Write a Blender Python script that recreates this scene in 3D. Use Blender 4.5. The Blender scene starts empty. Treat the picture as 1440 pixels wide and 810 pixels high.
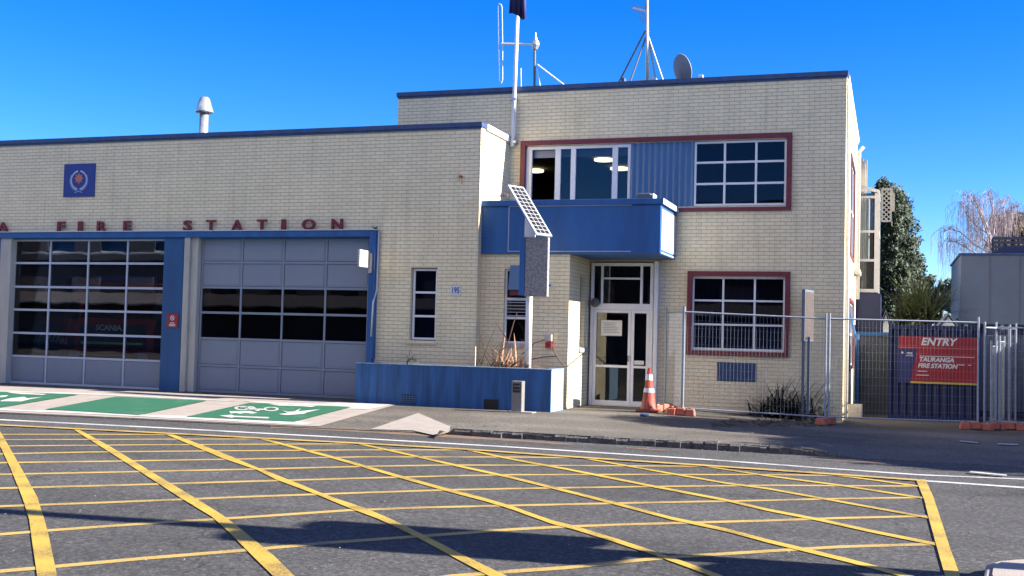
import bpy, bmesh, math, random
from mathutils import Vector, Matrix
rnd = random.Random(7)
PI = math.pi
SC = bpy.context.scene
COL = SC.collection

# ------------------------------------------------------------------ camera
F = 1573.8; CW, CH = 720.0, 405.0; EYE = 1.66
yaw, pit, rol = [math.radians(a) for a in (-18.702, 2.3153, 1.4312)]
_fw = Vector((math.sin(yaw)*math.cos(pit), math.cos(yaw)*math.cos(pit), math.sin(pit)))
_rt = Vector((math.cos(yaw), -math.sin(yaw), 0)); _up = _rt.cross(_fw)
_r = _rt*math.cos(rol)+_up*math.sin(rol); _u = _up*math.cos(rol)-_rt*math.sin(rol)
def ray(x, y): return _r*((x-CW)/F) - _u*((y-CH)/F) + _fw
def Q(x, y, Y):                       # photo measurement on a plane Y = const -> (X, Z)
    d = ray(x, y); return d.x*Y/d.y, d.z*Y/d.y+EYE
def P(x, y, Y):
    a, b = Q(x, y, Y); return Vector((a, Y, b))
def smooth(a, b, t):
    t = min(1, max(0, (t-a)/(b-a))); return t*t*(3-2*t)
def lerp(a, b, t):
    t = min(1, max(0, t)); return a+(b-a)*t
ROADZ = -0.10
def gz(X, Y):                         # height of the footpath and forecourt
    zb = lerp(0, -0.11, (X+5)/4)
    zk = -0.085 if X < -9.2 else lerp(-0.085, 0.012, (X+7.15)/.1) if X < -7 else (0.012 if X < -1.15 else lerp(0.012, -0.09, (X+1.15)/0.7))
    return lerp(zk, zb, (Y-17.5)/5.0)
def S(x, y):                          # photo measurement on the footpath
    z = 0
    for _ in range(12):
        d = ray(x, y); t = (z-EYE)/d.z; z = gz(d.x*t, d.y*t)
    return d.x*t, d.y*t
def Rd(x, y):
    d = ray(x, y); t = (ROADZ-EYE)/d.z; return d.x*t, d.y*t

cam = bpy.data.cameras.new('camera'); co = bpy.data.objects.new('camera', cam); COL.objects.link(co)
cam.sensor_width = 36; cam.lens = F*36/1440; cam.clip_end = 3000; cam.clip_start = 0.05
m = Matrix((_r, _u, -_fw)).transposed().to_4x4(); m.translation = (0, 0, EYE); co.matrix_world = m
SC.camera = co

# ------------------------------------------------------------------ light
SUN_EL, SUN_AZ = math.radians(27), math.radians(6)
w = bpy.data.worlds.new('World'); SC.world = w; w.use_nodes = True
nt = w.node_tree; nt.nodes.clear()
sky = nt.nodes.new('ShaderNodeTexSky'); sky.sky_type = 'NISHITA'; sky.sun_disc = False
sky.sun_elevation = SUN_EL; sky.sun_rotation = PI/2-SUN_AZ
sky.air_density = .75; sky.dust_density = 0.0; sky.ozone_density = 5; sky.altitude = 10
hs = nt.nodes.new('ShaderNodeHueSaturation'); hs.inputs['Saturation'].default_value = 1.30; hs.inputs['Hue'].default_value = .515
bg = nt.nodes.new('ShaderNodeBackground'); bg.inputs[1].default_value = 0.076
ou = nt.nodes.new('ShaderNodeOutputWorld')
nt.links.new(sky.outputs[0], hs.inputs['Color']); 
# cloud added out of view behind the camera to brighten the shaded walls
def wn(t, **k):
    n = nt.nodes.new(t)
    for a, b in k.items(): setattr(n, a, b)
    return n
wtc = wn('ShaderNodeTexCoord'); wsp = wn('ShaderNodeSeparateXYZ'); nt.links.new(wtc.outputs['Generated'], wsp.inputs[0])
wno = wn('ShaderNodeTexNoise'); wno.inputs['Scale'].default_value = 2.6; wno.inputs['Detail'].default_value = 7; nt.links.new(wtc.outputs['Generated'], wno.inputs['Vector'])
def wmr(src, a, b, c, d):
    n = wn('ShaderNodeMapRange', interpolation_type='SMOOTHSTEP')
    for i, v in enumerate((a, b, c, d)): n.inputs[i+1].default_value = v
    nt.links.new(src, n.inputs[0]); return n.outputs[0]
def wmul(a, b):
    n = wn('ShaderNodeMath', operation='MULTIPLY'); nt.links.new(a, n.inputs[0]); nt.links.new(b, n.inputs[1]); return n.outputs[0]
cm = wmul(wmul(wmr(wsp.outputs['Y'], -.15, -.5, 0, 1), wmr(wsp.outputs['Z'], .30, .45, 0, 1)), wmul(wmr(wsp.outputs['Z'], .95, .75, 0, 1), wmr(wno.outputs['Fac'], .42, .60, 0, 1)))
cmx = wn('ShaderNodeMixRGB'); cmx.inputs[2].default_value = (6.4, 5.7, 4.9, 1)
nt.links.new(cm, cmx.inputs[0]); nt.links.new(hs.outputs[0], cmx.inputs[1]); nt.links.new(cmx.outputs[0], bg.inputs[0]); nt.links.new(bg.outputs[0], ou.inputs[0])
sl = bpy.data.lights.new('sun', 'SUN'); sl.energy = 5.0; sl.angle = math.radians(0.5); sl.color = (1, 0.93, 0.82)
so = bpy.data.objects.new('sun', sl); COL.objects.link(so)
sd = Vector((math.cos(SUN_EL)*math.cos(SUN_AZ), math.cos(SUN_EL)*math.sin(SUN_AZ), math.sin(SUN_EL)))
so.rotation_euler = sd.to_track_quat('Z', 'Y').to_euler(); so.location = (30, 5, 30)
SC.view_settings.view_transform = 'Standard'; SC.view_settings.look = 'None'
SC.view_settings.exposure = 1.9; SC.view_settings.gamma = 1

# ------------------------------------------------------------------ materials
def newmat(name):
    m = bpy.data.materials.new(name); m.use_nodes = True
    return m, m.node_tree, m.node_tree.nodes['Principled BSDF']
def mat(name, col, rough=.6, var=.12, scale=3.0, metal=0, bump=0, bscale=60, emit=0, spec=.5, streak=0):
    m, nt, b = newmat(name); N = nt.nodes; L = nt.links
    b.inputs['Roughness'].default_value = rough; b.inputs['Metallic'].default_value = metal
    b.inputs['Specular IOR Level'].default_value = spec
    c = (*col, 1)
    tc = N.new('ShaderNodeTexCoord')
    if var:
        n = N.new('ShaderNodeTexNoise'); n.inputs['Scale'].default_value = scale; n.inputs['Detail'].default_value = 8
        n.inputs['Roughness'].default_value = .65
        if streak:
            mp = N.new('ShaderNodeMapping'); mp.inputs['Scale'].default_value = (1, 1, 1/streak); L.new(tc.outputs['Object'], mp.inputs[0]); L.new(mp.outputs[0], n.inputs['Vector'])
        else: L.new(tc.outputs['Object'], n.inputs['Vector'])
        r = N.new('ShaderNodeValToRGB')
        r.color_ramp.elements[0].position = .3; r.color_ramp.elements[1].position = .7
        r.color_ramp.elements[0].color = (*[v*(1-var) for v in col], 1); r.color_ramp.elements[1].color = (*[min(1, v*(1+var)) for v in col], 1)
        L.new(n.outputs['Fac'], r.inputs[0]); L.new(r.outputs[0], b.inputs['Base Color'])
    else: b.inputs['Base Color'].default_value = c
    if bump:
        n2 = N.new('ShaderNodeTexNoise'); n2.inputs['Scale'].default_value = bscale; n2.inputs['Detail'].default_value = 6
        L.new(tc.outputs['Object'], n2.inputs['Vector'])
        bp = N.new('ShaderNodeBump'); bp.inputs['Strength'].default_value = bump; bp.inputs['Distance'].default_value = .02
        L.new(n2.outputs['Fac'], bp.inputs['Height']); L.new(bp.outputs[0], b.inputs['Normal'])
    if emit:
        b.inputs['Emission Color'].default_value = c; b.inputs['Emission Strength'].default_value = emit
    return m
def brick(name, col, mort, dirt=.12):
    m, nt, b = newmat(name); N = nt.nodes; L = nt.links
    b.inputs['Roughness'].default_value = .55
    uv = N.new('ShaderNodeUVMap'); tc = N.new('ShaderNodeTexCoord')
    nz = N.new('ShaderNodeTexNoise'); nz.inputs['Scale'].default_value = 5; L.new(uv.outputs[0], nz.inputs['Vector'])
    mx = N.new('ShaderNodeMixRGB'); mx.blend_type = 'LINEAR_LIGHT'; mx.inputs[0].default_value = .006
    L.new(uv.outputs[0], mx.inputs[1]); L.new(nz.outputs['Color'], mx.inputs[2])
    t = N.new('ShaderNodeTexBrick'); t.offset = .5; t.inputs['Scale'].default_value = 1
    t.inputs['Brick Width'].default_value = .24; t.inputs['Row Height'].default_value = .0855
    t.inputs['Mortar Size'].default_value = .0055; t.inputs['Mortar Smooth'].default_value = .25; t.inputs['Bias'].default_value = 0
    t.inputs['Color1'].default_value = (*col, 1); t.inputs['Color2'].default_value = (*[v*.93 for v in col], 1)
    t.inputs['Mortar'].default_value = (*mort, 1)
    L.new(mx.outputs[0], t.inputs['Vector'])
    n = N.new('ShaderNodeTexNoise'); n.inputs['Scale'].default_value = .9; n.inputs['Detail'].default_value = 9; n.inputs['Roughness'].default_value = .7
    L.new(uv.outputs[0], n.inputs['Vector'])
    r = N.new('ShaderNodeMapRange'); r.inputs[1].default_value = .3; r.inputs[2].default_value = .7; r.inputs[3].default_value = 1-dirt; r.inputs[4].default_value = 1.04
    L.new(n.outputs['Fac'], r.inputs[0])
    mp = N.new('ShaderNodeMapping'); mp.inputs['Scale'].default_value = (5, .35, 1); L.new(uv.outputs[0], mp.inputs[0])
    n4 = N.new('ShaderNodeTexNoise'); n4.inputs['Scale'].default_value = 1; n4.inputs['Detail'].default_value = 6; L.new(mp.outputs[0], n4.inputs['Vector'])
    r4 = N.new('ShaderNodeMapRange'); r4.inputs[1].default_value = .52; r4.inputs[2].default_value = .75; r4.inputs[3].default_value = 1; r4.inputs[4].default_value = .86; L.new(n4.outputs['Fac'], r4.inputs[0])
    q = N.new('ShaderNodeMath'); q.operation = 'MULTIPLY'; L.new(r.outputs[0], q.inputs[0]); L.new(r4.outputs[0], q.inputs[1]); r = q
    ml = N.new('ShaderNodeMixRGB'); ml.blend_type = 'MULTIPLY'; ml.inputs[0].default_value = 1
    L.new(t.outputs['Color'], ml.inputs[1]); L.new(r.outputs[0], ml.inputs[2]); L.new(ml.outputs[0], b.inputs['Base Color'])
    n3 = N.new('ShaderNodeTexNoise'); n3.inputs['Scale'].default_value = 45; n3.inputs['Detail'].default_value = 4; L.new(uv.outputs[0], n3.inputs['Vector'])
    ad = N.new('ShaderNodeMath'); ad.operation = 'MULTIPLY_ADD'; ad.inputs[1].default_value = .25
    iv = N.new('ShaderNodeMath'); iv.operation = 'SUBTRACT'; iv.inputs[0].default_value = 1; L.new(t.outputs['Fac'], iv.inputs[1])
    L.new(n3.outputs['Fac'], ad.inputs[0]); L.new(iv.outputs[0], ad.inputs[2])
    bp = N.new('ShaderNodeBump'); bp.inputs['Strength'].default_value = .9; bp.inputs['Distance'].default_value = .012
    L.new(ad.outputs[0], bp.inputs['Height']); L.new(bp.outputs[0], b.inputs['Normal'])
    return m
def asphalt(name, col, agg, warm=(1, 1, 1), patch=.18):
    m, nt, b = newmat(name); N = nt.nodes; L = nt.links
    b.inputs['Roughness'].default_value = .85; b.inputs['Specular IOR Level'].default_value = .15
    tc = N.new('ShaderNodeTexCoord')
    v = N.new('ShaderNodeTexNoise'); v.inputs['Scale'].default_value = 27; v.inputs['Detail'].default_value = 3; v.inputs['Roughness'].default_value = .75; L.new(tc.outputs['Object'], v.inputs['Vector'])
    r = N.new('ShaderNodeValToRGB'); e = r.color_ramp.elements
    e[0].position = .40; e[0].color = (*[c*.66 for c in col], 1); e[1].position = .60; e[1].color = (*[c*1.32 for c in col], 1)
    k = e.new(.70); k.color = (*[agg*x for x in warm], 1)
    L.new(v.outputs['Fac'], r.inputs[0])
    n = N.new('ShaderNodeTexNoise'); n.inputs['Scale'].default_value = .35; n.inputs['Detail'].default_value = 10; n.inputs['Roughness'].default_value = .62; L.new(tc.outputs['Object'], n.inputs['Vector'])
    mr = N.new('ShaderNodeMapRange'); mr.inputs[1].default_value = .3; mr.inputs[2].default_value = .7; mr.inputs[3].default_value = 1-patch; mr.inputs[4].default_value = 1+patch
    L.new(n.outputs['Fac'], mr.inputs[0])
    mp = N.new('ShaderNodeMapping'); mp.inputs['Scale'].default_value = (.05, .9, 1); L.new(tc.outputs['Object'], mp.inputs[0])
    n2 = N.new('ShaderNodeTexNoise'); n2.inputs['Scale'].default_value = 1.0; n2.inputs['Detail'].default_value = 5; L.new(mp.outputs[0], n2.inputs['Vector'])
    m2 = N.new('ShaderNodeMapRange'); m2.inputs[1].default_value = .35; m2.inputs[2].default_value = .65; m2.inputs[3].default_value = .86; m2.inputs[4].default_value = 1.14; L.new(n2.outputs['Fac'], m2.inputs[0])
    vo = N.new('ShaderNodeTexVoronoi'); vo.feature = 'DISTANCE_TO_EDGE'; vo.inputs['Scale'].default_value = .33
    nw_ = N.new('ShaderNodeTexNoise'); nw_.inputs['Scale'].default_value = 1.3; nw_.inputs['Detail'].default_value = 8; L.new(tc.outputs['Object'], nw_.inputs['Vector'])
    mw = N.new('ShaderNodeMixRGB'); mw.blend_type = 'LINEAR_LIGHT'; mw.inputs[0].default_value = .5; L.new(tc.outputs['Object'], mw.inputs[1]); L.new(nw_.outputs['Color'], mw.inputs[2]); L.new(mw.outputs[0], vo.inputs['Vector'])
    mc = N.new('ShaderNodeMapRange'); mc.inputs[1].default_value = .001; mc.inputs[2].default_value = .006; mc.inputs[3].default_value = .62; mc.inputs[4].default_value = 1; L.new(vo.outputs['Distance'], mc.inputs[0])
    q1 = N.new('ShaderNodeMath'); q1.operation = 'MULTIPLY'; L.new(mr.outputs[0], q1.inputs[0]); L.new(m2.outputs[0], q1.inputs[1])
    q2 = N.new('ShaderNodeMath'); q2.operation = 'MULTIPLY'; L.new(q1.outputs[0], q2.inputs[0]); L.new(mc.outputs[0], q2.inputs[1])
    ml = N.new('ShaderNodeMixRGB'); ml.blend_type = 'MULTIPLY'; ml.inputs[0].default_value = 1
    L.new(r.outputs[0], ml.inputs[1]); L.new(q2.outputs[0], ml.inputs[2]); L.new(ml.outputs[0], b.inputs['Base Color'])
    bp = N.new('ShaderNodeBump'); bp.inputs['Strength'].default_value = .7; bp.inputs['Distance'].default_value = .01
    L.new(v.outputs['Fac'], bp.inputs['Height']); L.new(bp.outputs[0], b.inputs['Normal'])
    return m
def paint(name, col, under, wear=.42, grooves=True):
    m, nt, b = newmat(name); N = nt.nodes; L = nt.links
    b.inputs['Roughness'].default_value = .6
    tc = N.new('ShaderNodeTexCoord')
    v = N.new('ShaderNodeTexNoise'); v.inputs['Scale'].default_value = 42; v.inputs['Detail'].default_value = 6; v.inputs['Roughness'].default_value = .8; L.new(tc.outputs['Object'], v.inputs['Vector'])
    n = N.new('ShaderNodeTexNoise'); n.inputs['Scale'].default_value = 1.7; n.inputs['Detail'].default_value = 6; L.new(tc.outputs['Object'], n.inputs['Vector'])
    a = N.new('ShaderNodeMath'); a.operation = 'MULTIPLY_ADD'; a.inputs[1].default_value = .6; L.new(n.outputs['Fac'], a.inputs[0]); L.new(v.outputs['Fac'], a.inputs[2])
    s = N.new('ShaderNodeMath'); s.operation = 'SUBTRACT'; s.inputs[1].default_value = .3; L.new(a.outputs[0], s.inputs[0])
    r = N.new('ShaderNodeValToRGB'); e = r.color_ramp.elements
    e[0].position = wear-.06; e[0].color = (*under, 1); e[1].position = wear+.04; e[1].color = (*[c*.86 for c in col], 1)
    k = e.new(.68); k.color = (*[min(1, c*1.12) for c in col], 1)
    L.new(s.outputs[0], r.inputs[0]); L.new(r.outputs[0], b.inputs['Base Color'])
    bp = N.new('ShaderNodeBump'); bp.inputs['Strength'].default_value = .5; bp.inputs['Distance'].default_value = .006
    L.new(v.outputs['Fac'], bp.inputs['Height']); L.new(bp.outputs[0], b.inputs['Normal'])
    return m
def glass(name, tint=(.75, .8, .85), boost=.03):
    m = bpy.data.materials.new(name); m.use_nodes = True; nt = m.node_tree; N = nt.nodes; L = nt.links; N.clear()
    o = N.new('ShaderNodeOutputMaterial'); mx = N.new('ShaderNodeMixShader'); tr = N.new('ShaderNodeBsdfTransparent'); gl = N.new('ShaderNodeBsdfGlossy')
    tr.inputs[0].default_value = (*tint, 1); gl.inputs['Roughness'].default_value = .012
    fr = N.new('ShaderNodeFresnel'); fr.inputs[0].default_value = 1.5
    ad = N.new('ShaderNodeMath'); ad.operation = 'ADD'; ad.inputs[1].default_value = boost; L.new(fr.outputs[0], ad.inputs[0])
    tc = N.new('ShaderNodeTexCoord'); n = N.new('ShaderNodeTexNoise'); n.inputs['Scale'].default_value = 1.4; n.inputs['Detail'].default_value = 1
    L.new(tc.outputs['Object'], n.inputs['Vector'])
    bp = N.new('ShaderNodeBump'); bp.inputs['Strength'].default_value = .05; bp.inputs['Distance'].default_value = .02; L.new(n.outputs['Fac'], bp.inputs['Height']); L.new(bp.outputs[0], gl.inputs['Normal'])
    L.new(ad.outputs[0], mx.inputs[0]); L.new(tr.outputs[0], mx.inputs[1]); L.new(gl.outputs[0], mx.inputs[2]); L.new(mx.outputs[0], o.inputs[0])
    return m
M = {}
M['brick'] = brick('painted_cream_brick', (.84, .715, .47), (.50, .42, .29))  # second colour darkens the joints for the shade of their recess
M['blue'] = mat('blue_paint', (.018, .095, .28), .5, .24, 2.5, streak=5, bump=.12, bscale=9)
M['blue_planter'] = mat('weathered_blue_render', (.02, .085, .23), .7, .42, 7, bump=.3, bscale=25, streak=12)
M['sunlit_end'] = mat('sunlit_pale_blue', (.40, .46, .55), .5, .08, 3)  # lighter copy of the blue paint, sunlight put into the colour
M['sunlit_render'] = mat('sunlit_blue_render', (.20, .30, .42), .75, .45, 5, bump=.3, bscale=25, streak=6)  # planter blue lightened in its colour where the sun strikes
M['navy'] = mat('navy_cap', (.035, .065, .16), .5, .3, 6)
M['blue_pillar'] = mat('deep_blue_paint', (.018, .075, .20), .5, .2, 2, streak=4)
M['panel'] = mat('grey_blue_door_panel', (.20, .225, .28), .5, .10, 1.1, streak=3, bump=.06, bscale=3)
M['alu'] = mat('pale_aluminium', (.42, .45, .52), .4, .08, 5, metal=0)
M['white'] = mat('white_paint', (.70, .71, .74), .45, .07, 4)
M['beige'] = mat('beige_column', (.40, .38, .34), .6, .18, 4, streak=5)
M['red'] = mat('maroon_paint', (.15, .022, .03), .5, .15, 5)
M['letter'] = mat('red_letter', (.17, .016, .02), .45, .2, 20)
M['corr'] = mat('blue_corrugated_sheet', (.06, .15, .29), .4, .12, 1.2, streak=3)
M['cap_white'] = mat('white_coping', (.55, .56, .57), .5, .1, 6)
M['glass'] = glass('window_glass', boost=.0)
M['glass_door'] = glass('door_glass', (.7, .74, .8), .05)
M['glass_dark'] = glass('dark_glass', (.42, .46, .55), .0)
M['glass_blue'] = glass('tinted_window_glass', (.40, .45, .58), -.012)
_m, _nt, _b = newmat('added_skylight_sheet'); _b.inputs['Transmission Weight'].default_value = 0; _b.inputs['Base Color'].default_value = (.5, .5, .5, 1)
_t = _nt.nodes.new('ShaderNodeBsdfTranslucent'); _t.inputs[0].default_value = (.6, .62, .65, 1); _nt.links.new(_t.outputs[0], _nt.nodes['Material Output'].inputs[0]); M['added_skylight'] = _m
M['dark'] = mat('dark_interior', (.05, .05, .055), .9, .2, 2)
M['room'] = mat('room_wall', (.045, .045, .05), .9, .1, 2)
M['curtain'] = mat('dark_curtain', (.06, .075, .14), .9, .2, 6, streak=20)
M['lamp'] = mat('ceiling_lamp_lit', (1, .78, .40), .5, 0, emit=1.1)
M['steel'] = mat('galvanised_steel', (.50, .52, .55), .38, .15, 8, metal=.7)
M['galv'] = mat('fence_zinc', (.27, .31, .38), .5, .15, 10, metal=.3)
M['black'] = mat('black_plastic', (.02, .02, .022), .5, .2, 8)
M['dkgrey'] = mat('dark_grey_metal', (.10, .105, .115), .5, .15, 8)
M['post_grey'] = mat('stone_grey_metal', (.17, .165, .16), .5, .12, 12)
M['pebble'] = mat('pebbled_grey_panel', (.23, .22, .22), .8, .55, 26, bump=.8, bscale=40)
M['orange'] = mat('orange_plastic', (.24, .035, .018), .55, .2, 9)
M['orange_foot'] = mat('faded_orange_plastic', (.42, .11, .065), .65, .22, 9)
M['refl'] = mat('reflective_band', (.55, .56, .58), .4, .1, 12)
M['asph'] = asphalt('road_asphalt', (.068, .067, .066), .15, patch=.2)
M['walk'] = asphalt('footpath_asphalt', (.115, .104, .090), .26, (1, .96, .9), .3)
M['conc'] = mat('pale_concrete', (.29, .255, .225), .85, .16, 3, bump=.25, bscale=60)
M['kerb'] = mat('old_basalt_kerb', (.075, .07, .068), .9, .75, 9, bump=1.0, bscale=18)
M['yellow'] = paint('yellow_road_paint', (.47, .32, .045), (.16, .11, .045), .44)
M['yellow_old'] = paint('faded_yellow_road_paint', (.43, .295, .08), (.14, .11, .07), .42)
M['rust'] = paint('rusty_gutter_stain', (.19, .125, .08), (.09, .075, .06), .44)
M['wline'] = paint('white_road_paint', (.50, .50, .50), (.10, .10, .10), .42)
M['wpad'] = paint('white_pad_paint', (.48, .47, .45), (.28, .25, .22), .41)
M['green'] = paint('green_cycle_paint', (.018, .12, .062), (.07, .17, .11), .42)
M['dirt'] = mat('leaf_litter', (.06, .045, .03), .95, .5, 14, bump=.8)
M['leaf_dk'] = mat('conifer_leaf', (.022, .042, .016), .7, .5, 3)
M['leaf'] = mat('leaf', (.045, .075, .02), .7, .4, 4)
M['leaf_far'] = mat('far_leaf', (.045, .065, .035), .8, .4, 2)
M['brownleaf'] = mat('brown_dead_foliage', (.12, .08, .05), .9, .4, 3)
M['flax'] = mat('dark_flax_blade', (.010, .012, .010), .85, .4, 6)
M['palm'] = mat('palm_blade', (.06, .075, .03), .6, .5, 4)
M['dry'] = mat('dry_flax_blade', (.40, .22, .13), .8, .35, 7)
M['drydk'] = mat('dead_brown_stalk', (.09, .055, .04), .9, .3, 7)
M['bark'] = mat('bark', (.10, .075, .055), .95, .3, 6)
M['birch'] = mat('pale_birch_twig', (.34, .28, .29), .9, .3, 5)
M['truck_red'] = mat('fire_engine_red', (.42, .02, .02), .3, .05, 3)
M['chrome'] = mat('pale_trim', (.7, .7, .7), .35, .1, 5)
M['hivis'] = mat('yellow_green_stripe', (.55, .60, .10), .5, .1, 5)
M['cgrey'] = mat('slate_grey_cladding', (.095, .12, .17), .6, .08, 1.5)
M['contain'] = mat('navy_container', (.012, .02, .075), .5, .2, 3)
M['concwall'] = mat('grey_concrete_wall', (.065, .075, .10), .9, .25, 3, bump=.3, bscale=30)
M['banner_red'] = mat('red_banner', (.30, .018, .022), .5, .15, 2)
M['banner_navy'] = mat('navy_banner', (.03, .035, .12), .5, .1, 2)
M['banner_white'] = mat('banner_white', (.62, .62, .62), .6, .05, 4)
M['banner_yel'] = mat('banner_yellow', (.55, .45, .08), .6, .05, 4)
M['sign_blue'] = mat('sign_blue', (.02, .04, .22), .5, .05, 4)
M['fern_white'] = mat('crest_pale_blue', (.42, .50, .72), .5, .05, 4)
M['crest_or'] = mat('crest_orange', (.50, .16, .10), .5, .1, 4)
M['solar'] = mat('solar_cell', (.012, .013, .02), .6, .2, 30, spec=.1)
M['pvback'] = mat('solar_backing', (.34, .35, .38), .6, .05, 5)
M['dish'] = mat('grey_dish', (.17, .18, .22), .6, .08, 6)
M['flag'] = mat('navy_flag', (.015, .015, .09), .8, .2, 3)
M['paper'] = mat('white_paper', (.62, .62, .60), .7, .04, 9)
M['opp'] = mat('pale_render', (.13, .12, .12), .8, .15, .8)
M['opp_dk'] = mat('dark_shopfront', (.025, .025, .03), .6, .2, .8)
M['bwood'] = mat('weathered_sign_face', (.055, .04, .036), .7, .35, 14)

# ------------------------------------------------------------------ mesh helpers
class B:
    def __init__(s): s.bm = bmesh.new()
    def face(s, pts):
        try: return s.bm.faces.new([s.bm.verts.new(p) for p in pts])
        except ValueError: return None
    def box(s, x0, x1, y0, y1, z0, z1):
        v = [s.bm.verts.new((x, y, z)) for z in (z0, z1) for x, y in ((x0, y0), (x1, y0), (x1, y1), (x0, y1))]
        for f in ((3, 2, 1, 0), (4, 5, 6, 7), (0, 1, 5, 4), (1, 2, 6, 5), (2, 3, 7, 6), (3, 0, 4, 7)): s.bm.faces.new([v[i] for i in f])
        return s
    def prism(s, pts, d):             # pts closed loop, extruded by vector d
        d = Vector(d); a = [s.bm.verts.new(p) for p in pts]; b = [s.bm.verts.new(Vector(p)+d) for p in pts]
        n = len(a)
        s.bm.faces.new(a[::-1]); s.bm.faces.new(b)
        for i in range(n): s.bm.faces.new((a[i], a[(i+1) % n], b[(i+1) % n], b[i]))
        return s
    def tube(s, pts, rad, n=8, cap=True):
        pts = [Vector(p) for p in pts]
        if not isinstance(rad, (list, tuple)): rad = [rad]*len(pts)
        rings = []
        for i, p in enumerate(pts):
            t = (pts[min(i+1, len(pts)-1)]-pts[max(i-1, 0)])
            if t.length < 1e-7: t = Vector((0, 0, 1))
            t.normalize(); a = t.orthogonal() if i == 0 else (pa - t*pa.dot(t))
            if a.length < 1e-6: a = t.orthogonal()
            a.normalize(); pa = a; c = t.cross(a)
            rings.append([s.bm.verts.new(p+(a*math.cos(2*PI*k/n)+c*math.sin(2*PI*k/n))*rad[i]) for k in range(n)])
        for i in range(len(rings)-1):
            for k in range(n): s.bm.faces.new((rings[i][k], rings[i][(k+1) % n], rings[i+1][(k+1) % n], rings[i+1][k]))
        if cap: s.bm.faces.new(rings[0][::-1]); s.bm.faces.new(rings[-1])
        return s
    def blade(s, p, d, ln, wd, droop, n=5, tip=.1):
        p = Vector(p); d = Vector(d).normalized(); side = d.cross(Vector((0, 0, 1)))
        if side.length < .01: side = Vector((1, 0, 0))
        side.normalize(); prev = None; st = ln/n
        for i in range(n+1):
            wv = wd*(1-(i/n)**2*(1-tip))*.5
            a, b = s.bm.verts.new(p-side*wv), s.bm.verts.new(p+side*wv)
            if prev: s.bm.faces.new((prev[0], prev[1], b, a))
            prev = (a, b); p = p+d*st; d = (d+Vector((0, 0, -droop/n))).normalized()
        return s
    def text(s, body, size, mtx, ext=.002, off=0, shear=0, sx=1, space=1, align='CENTER'):
        cu = bpy.data.curves.new('t', 'FONT'); cu.body = body; cu.size = size; cu.extrude = ext; cu.offset = off; cu.shear = shear
        cu.align_x = align; cu.align_y = 'CENTER'; cu.space_character = space; cu.resolution_u = 3
        ob = bpy.data.objects.new('t', cu); COL.objects.link(ob)
        dg = bpy.context.evaluated_depsgraph_get(); me = bpy.data.meshes.new_from_object(ob.evaluated_get(dg))
        me.transform(mtx @ Matrix.Diagonal((sx, 1, 1, 1))); s.bm.from_mesh(me)
        bpy.data.objects.remove(ob); bpy.data.curves.remove(cu); bpy.data.meshes.remove(me); return s
    def build(s, name, m, parent=None, smooth=False, bevel=0, weld=False):
        bm = s.bm
        if weld: bmesh.ops.remove_doubles(bm, verts=bm.verts, dist=1e-5)
        bmesh.ops.recalc_face_normals(bm, faces=bm.faces)
        uv = bm.loops.layers.uv.new('UVMap')
        for f in bm.faces:
            n = f.normal; ax = max(range(3), key=lambda i: abs(n[i]))
            for l in f.loops:
                c = l.vert.co; l[uv].uv = ((c.y, c.z) if ax == 0 else (c.x, c.z) if ax == 1 else (c.x, c.y))
            f.smooth = smooth
        xs = [v.co for v in bm.verts]
        o = Vector(((min(c.x for c in xs)+max(c.x for c in xs))/2, (min(c.y for c in xs)+max(c.y for c in xs))/2, min(c.z for c in xs)))
        bmesh.ops.translate(bm, verts=bm.verts, vec=-o)
        me = bpy.data.meshes.new(name); bm.to_mesh(me); bm.free()
        ob = bpy.data.objects.new(name, me); COL.objects.link(ob)
        for q in (m if isinstance(m, list) else [m]): me.materials.append(M[q])
        w = o.copy(); pp = parent
        while pp is not None: w -= pp.location; pp = pp.parent
        ob.parent = parent; ob.location = w
        if bevel:
            bv = ob.modifiers.new('bevel', 'BEVEL'); bv.width = bevel; bv.segments = 2; bv.limit_method = 'ANGLE'
        return ob
def tag(o, label=None, cat=None, group=None, kind=None):
    for k, v in (('label', label), ('category', cat), ('group', group), ('kind', kind)):
        if v: o[k] = v
    return o
def thing(name, loc, label, cat, group=None):
    o = bpy.data.objects.new(name, None); COL.objects.link(o); o.location = loc; o.empty_display_size = .3
    return tag(o, label, cat, group)
def FRONT(x, y, z): return Matrix.Translation((x, y, z)) @ Matrix.Rotation(PI/2, 4, 'X')     # text facing -Y
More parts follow.
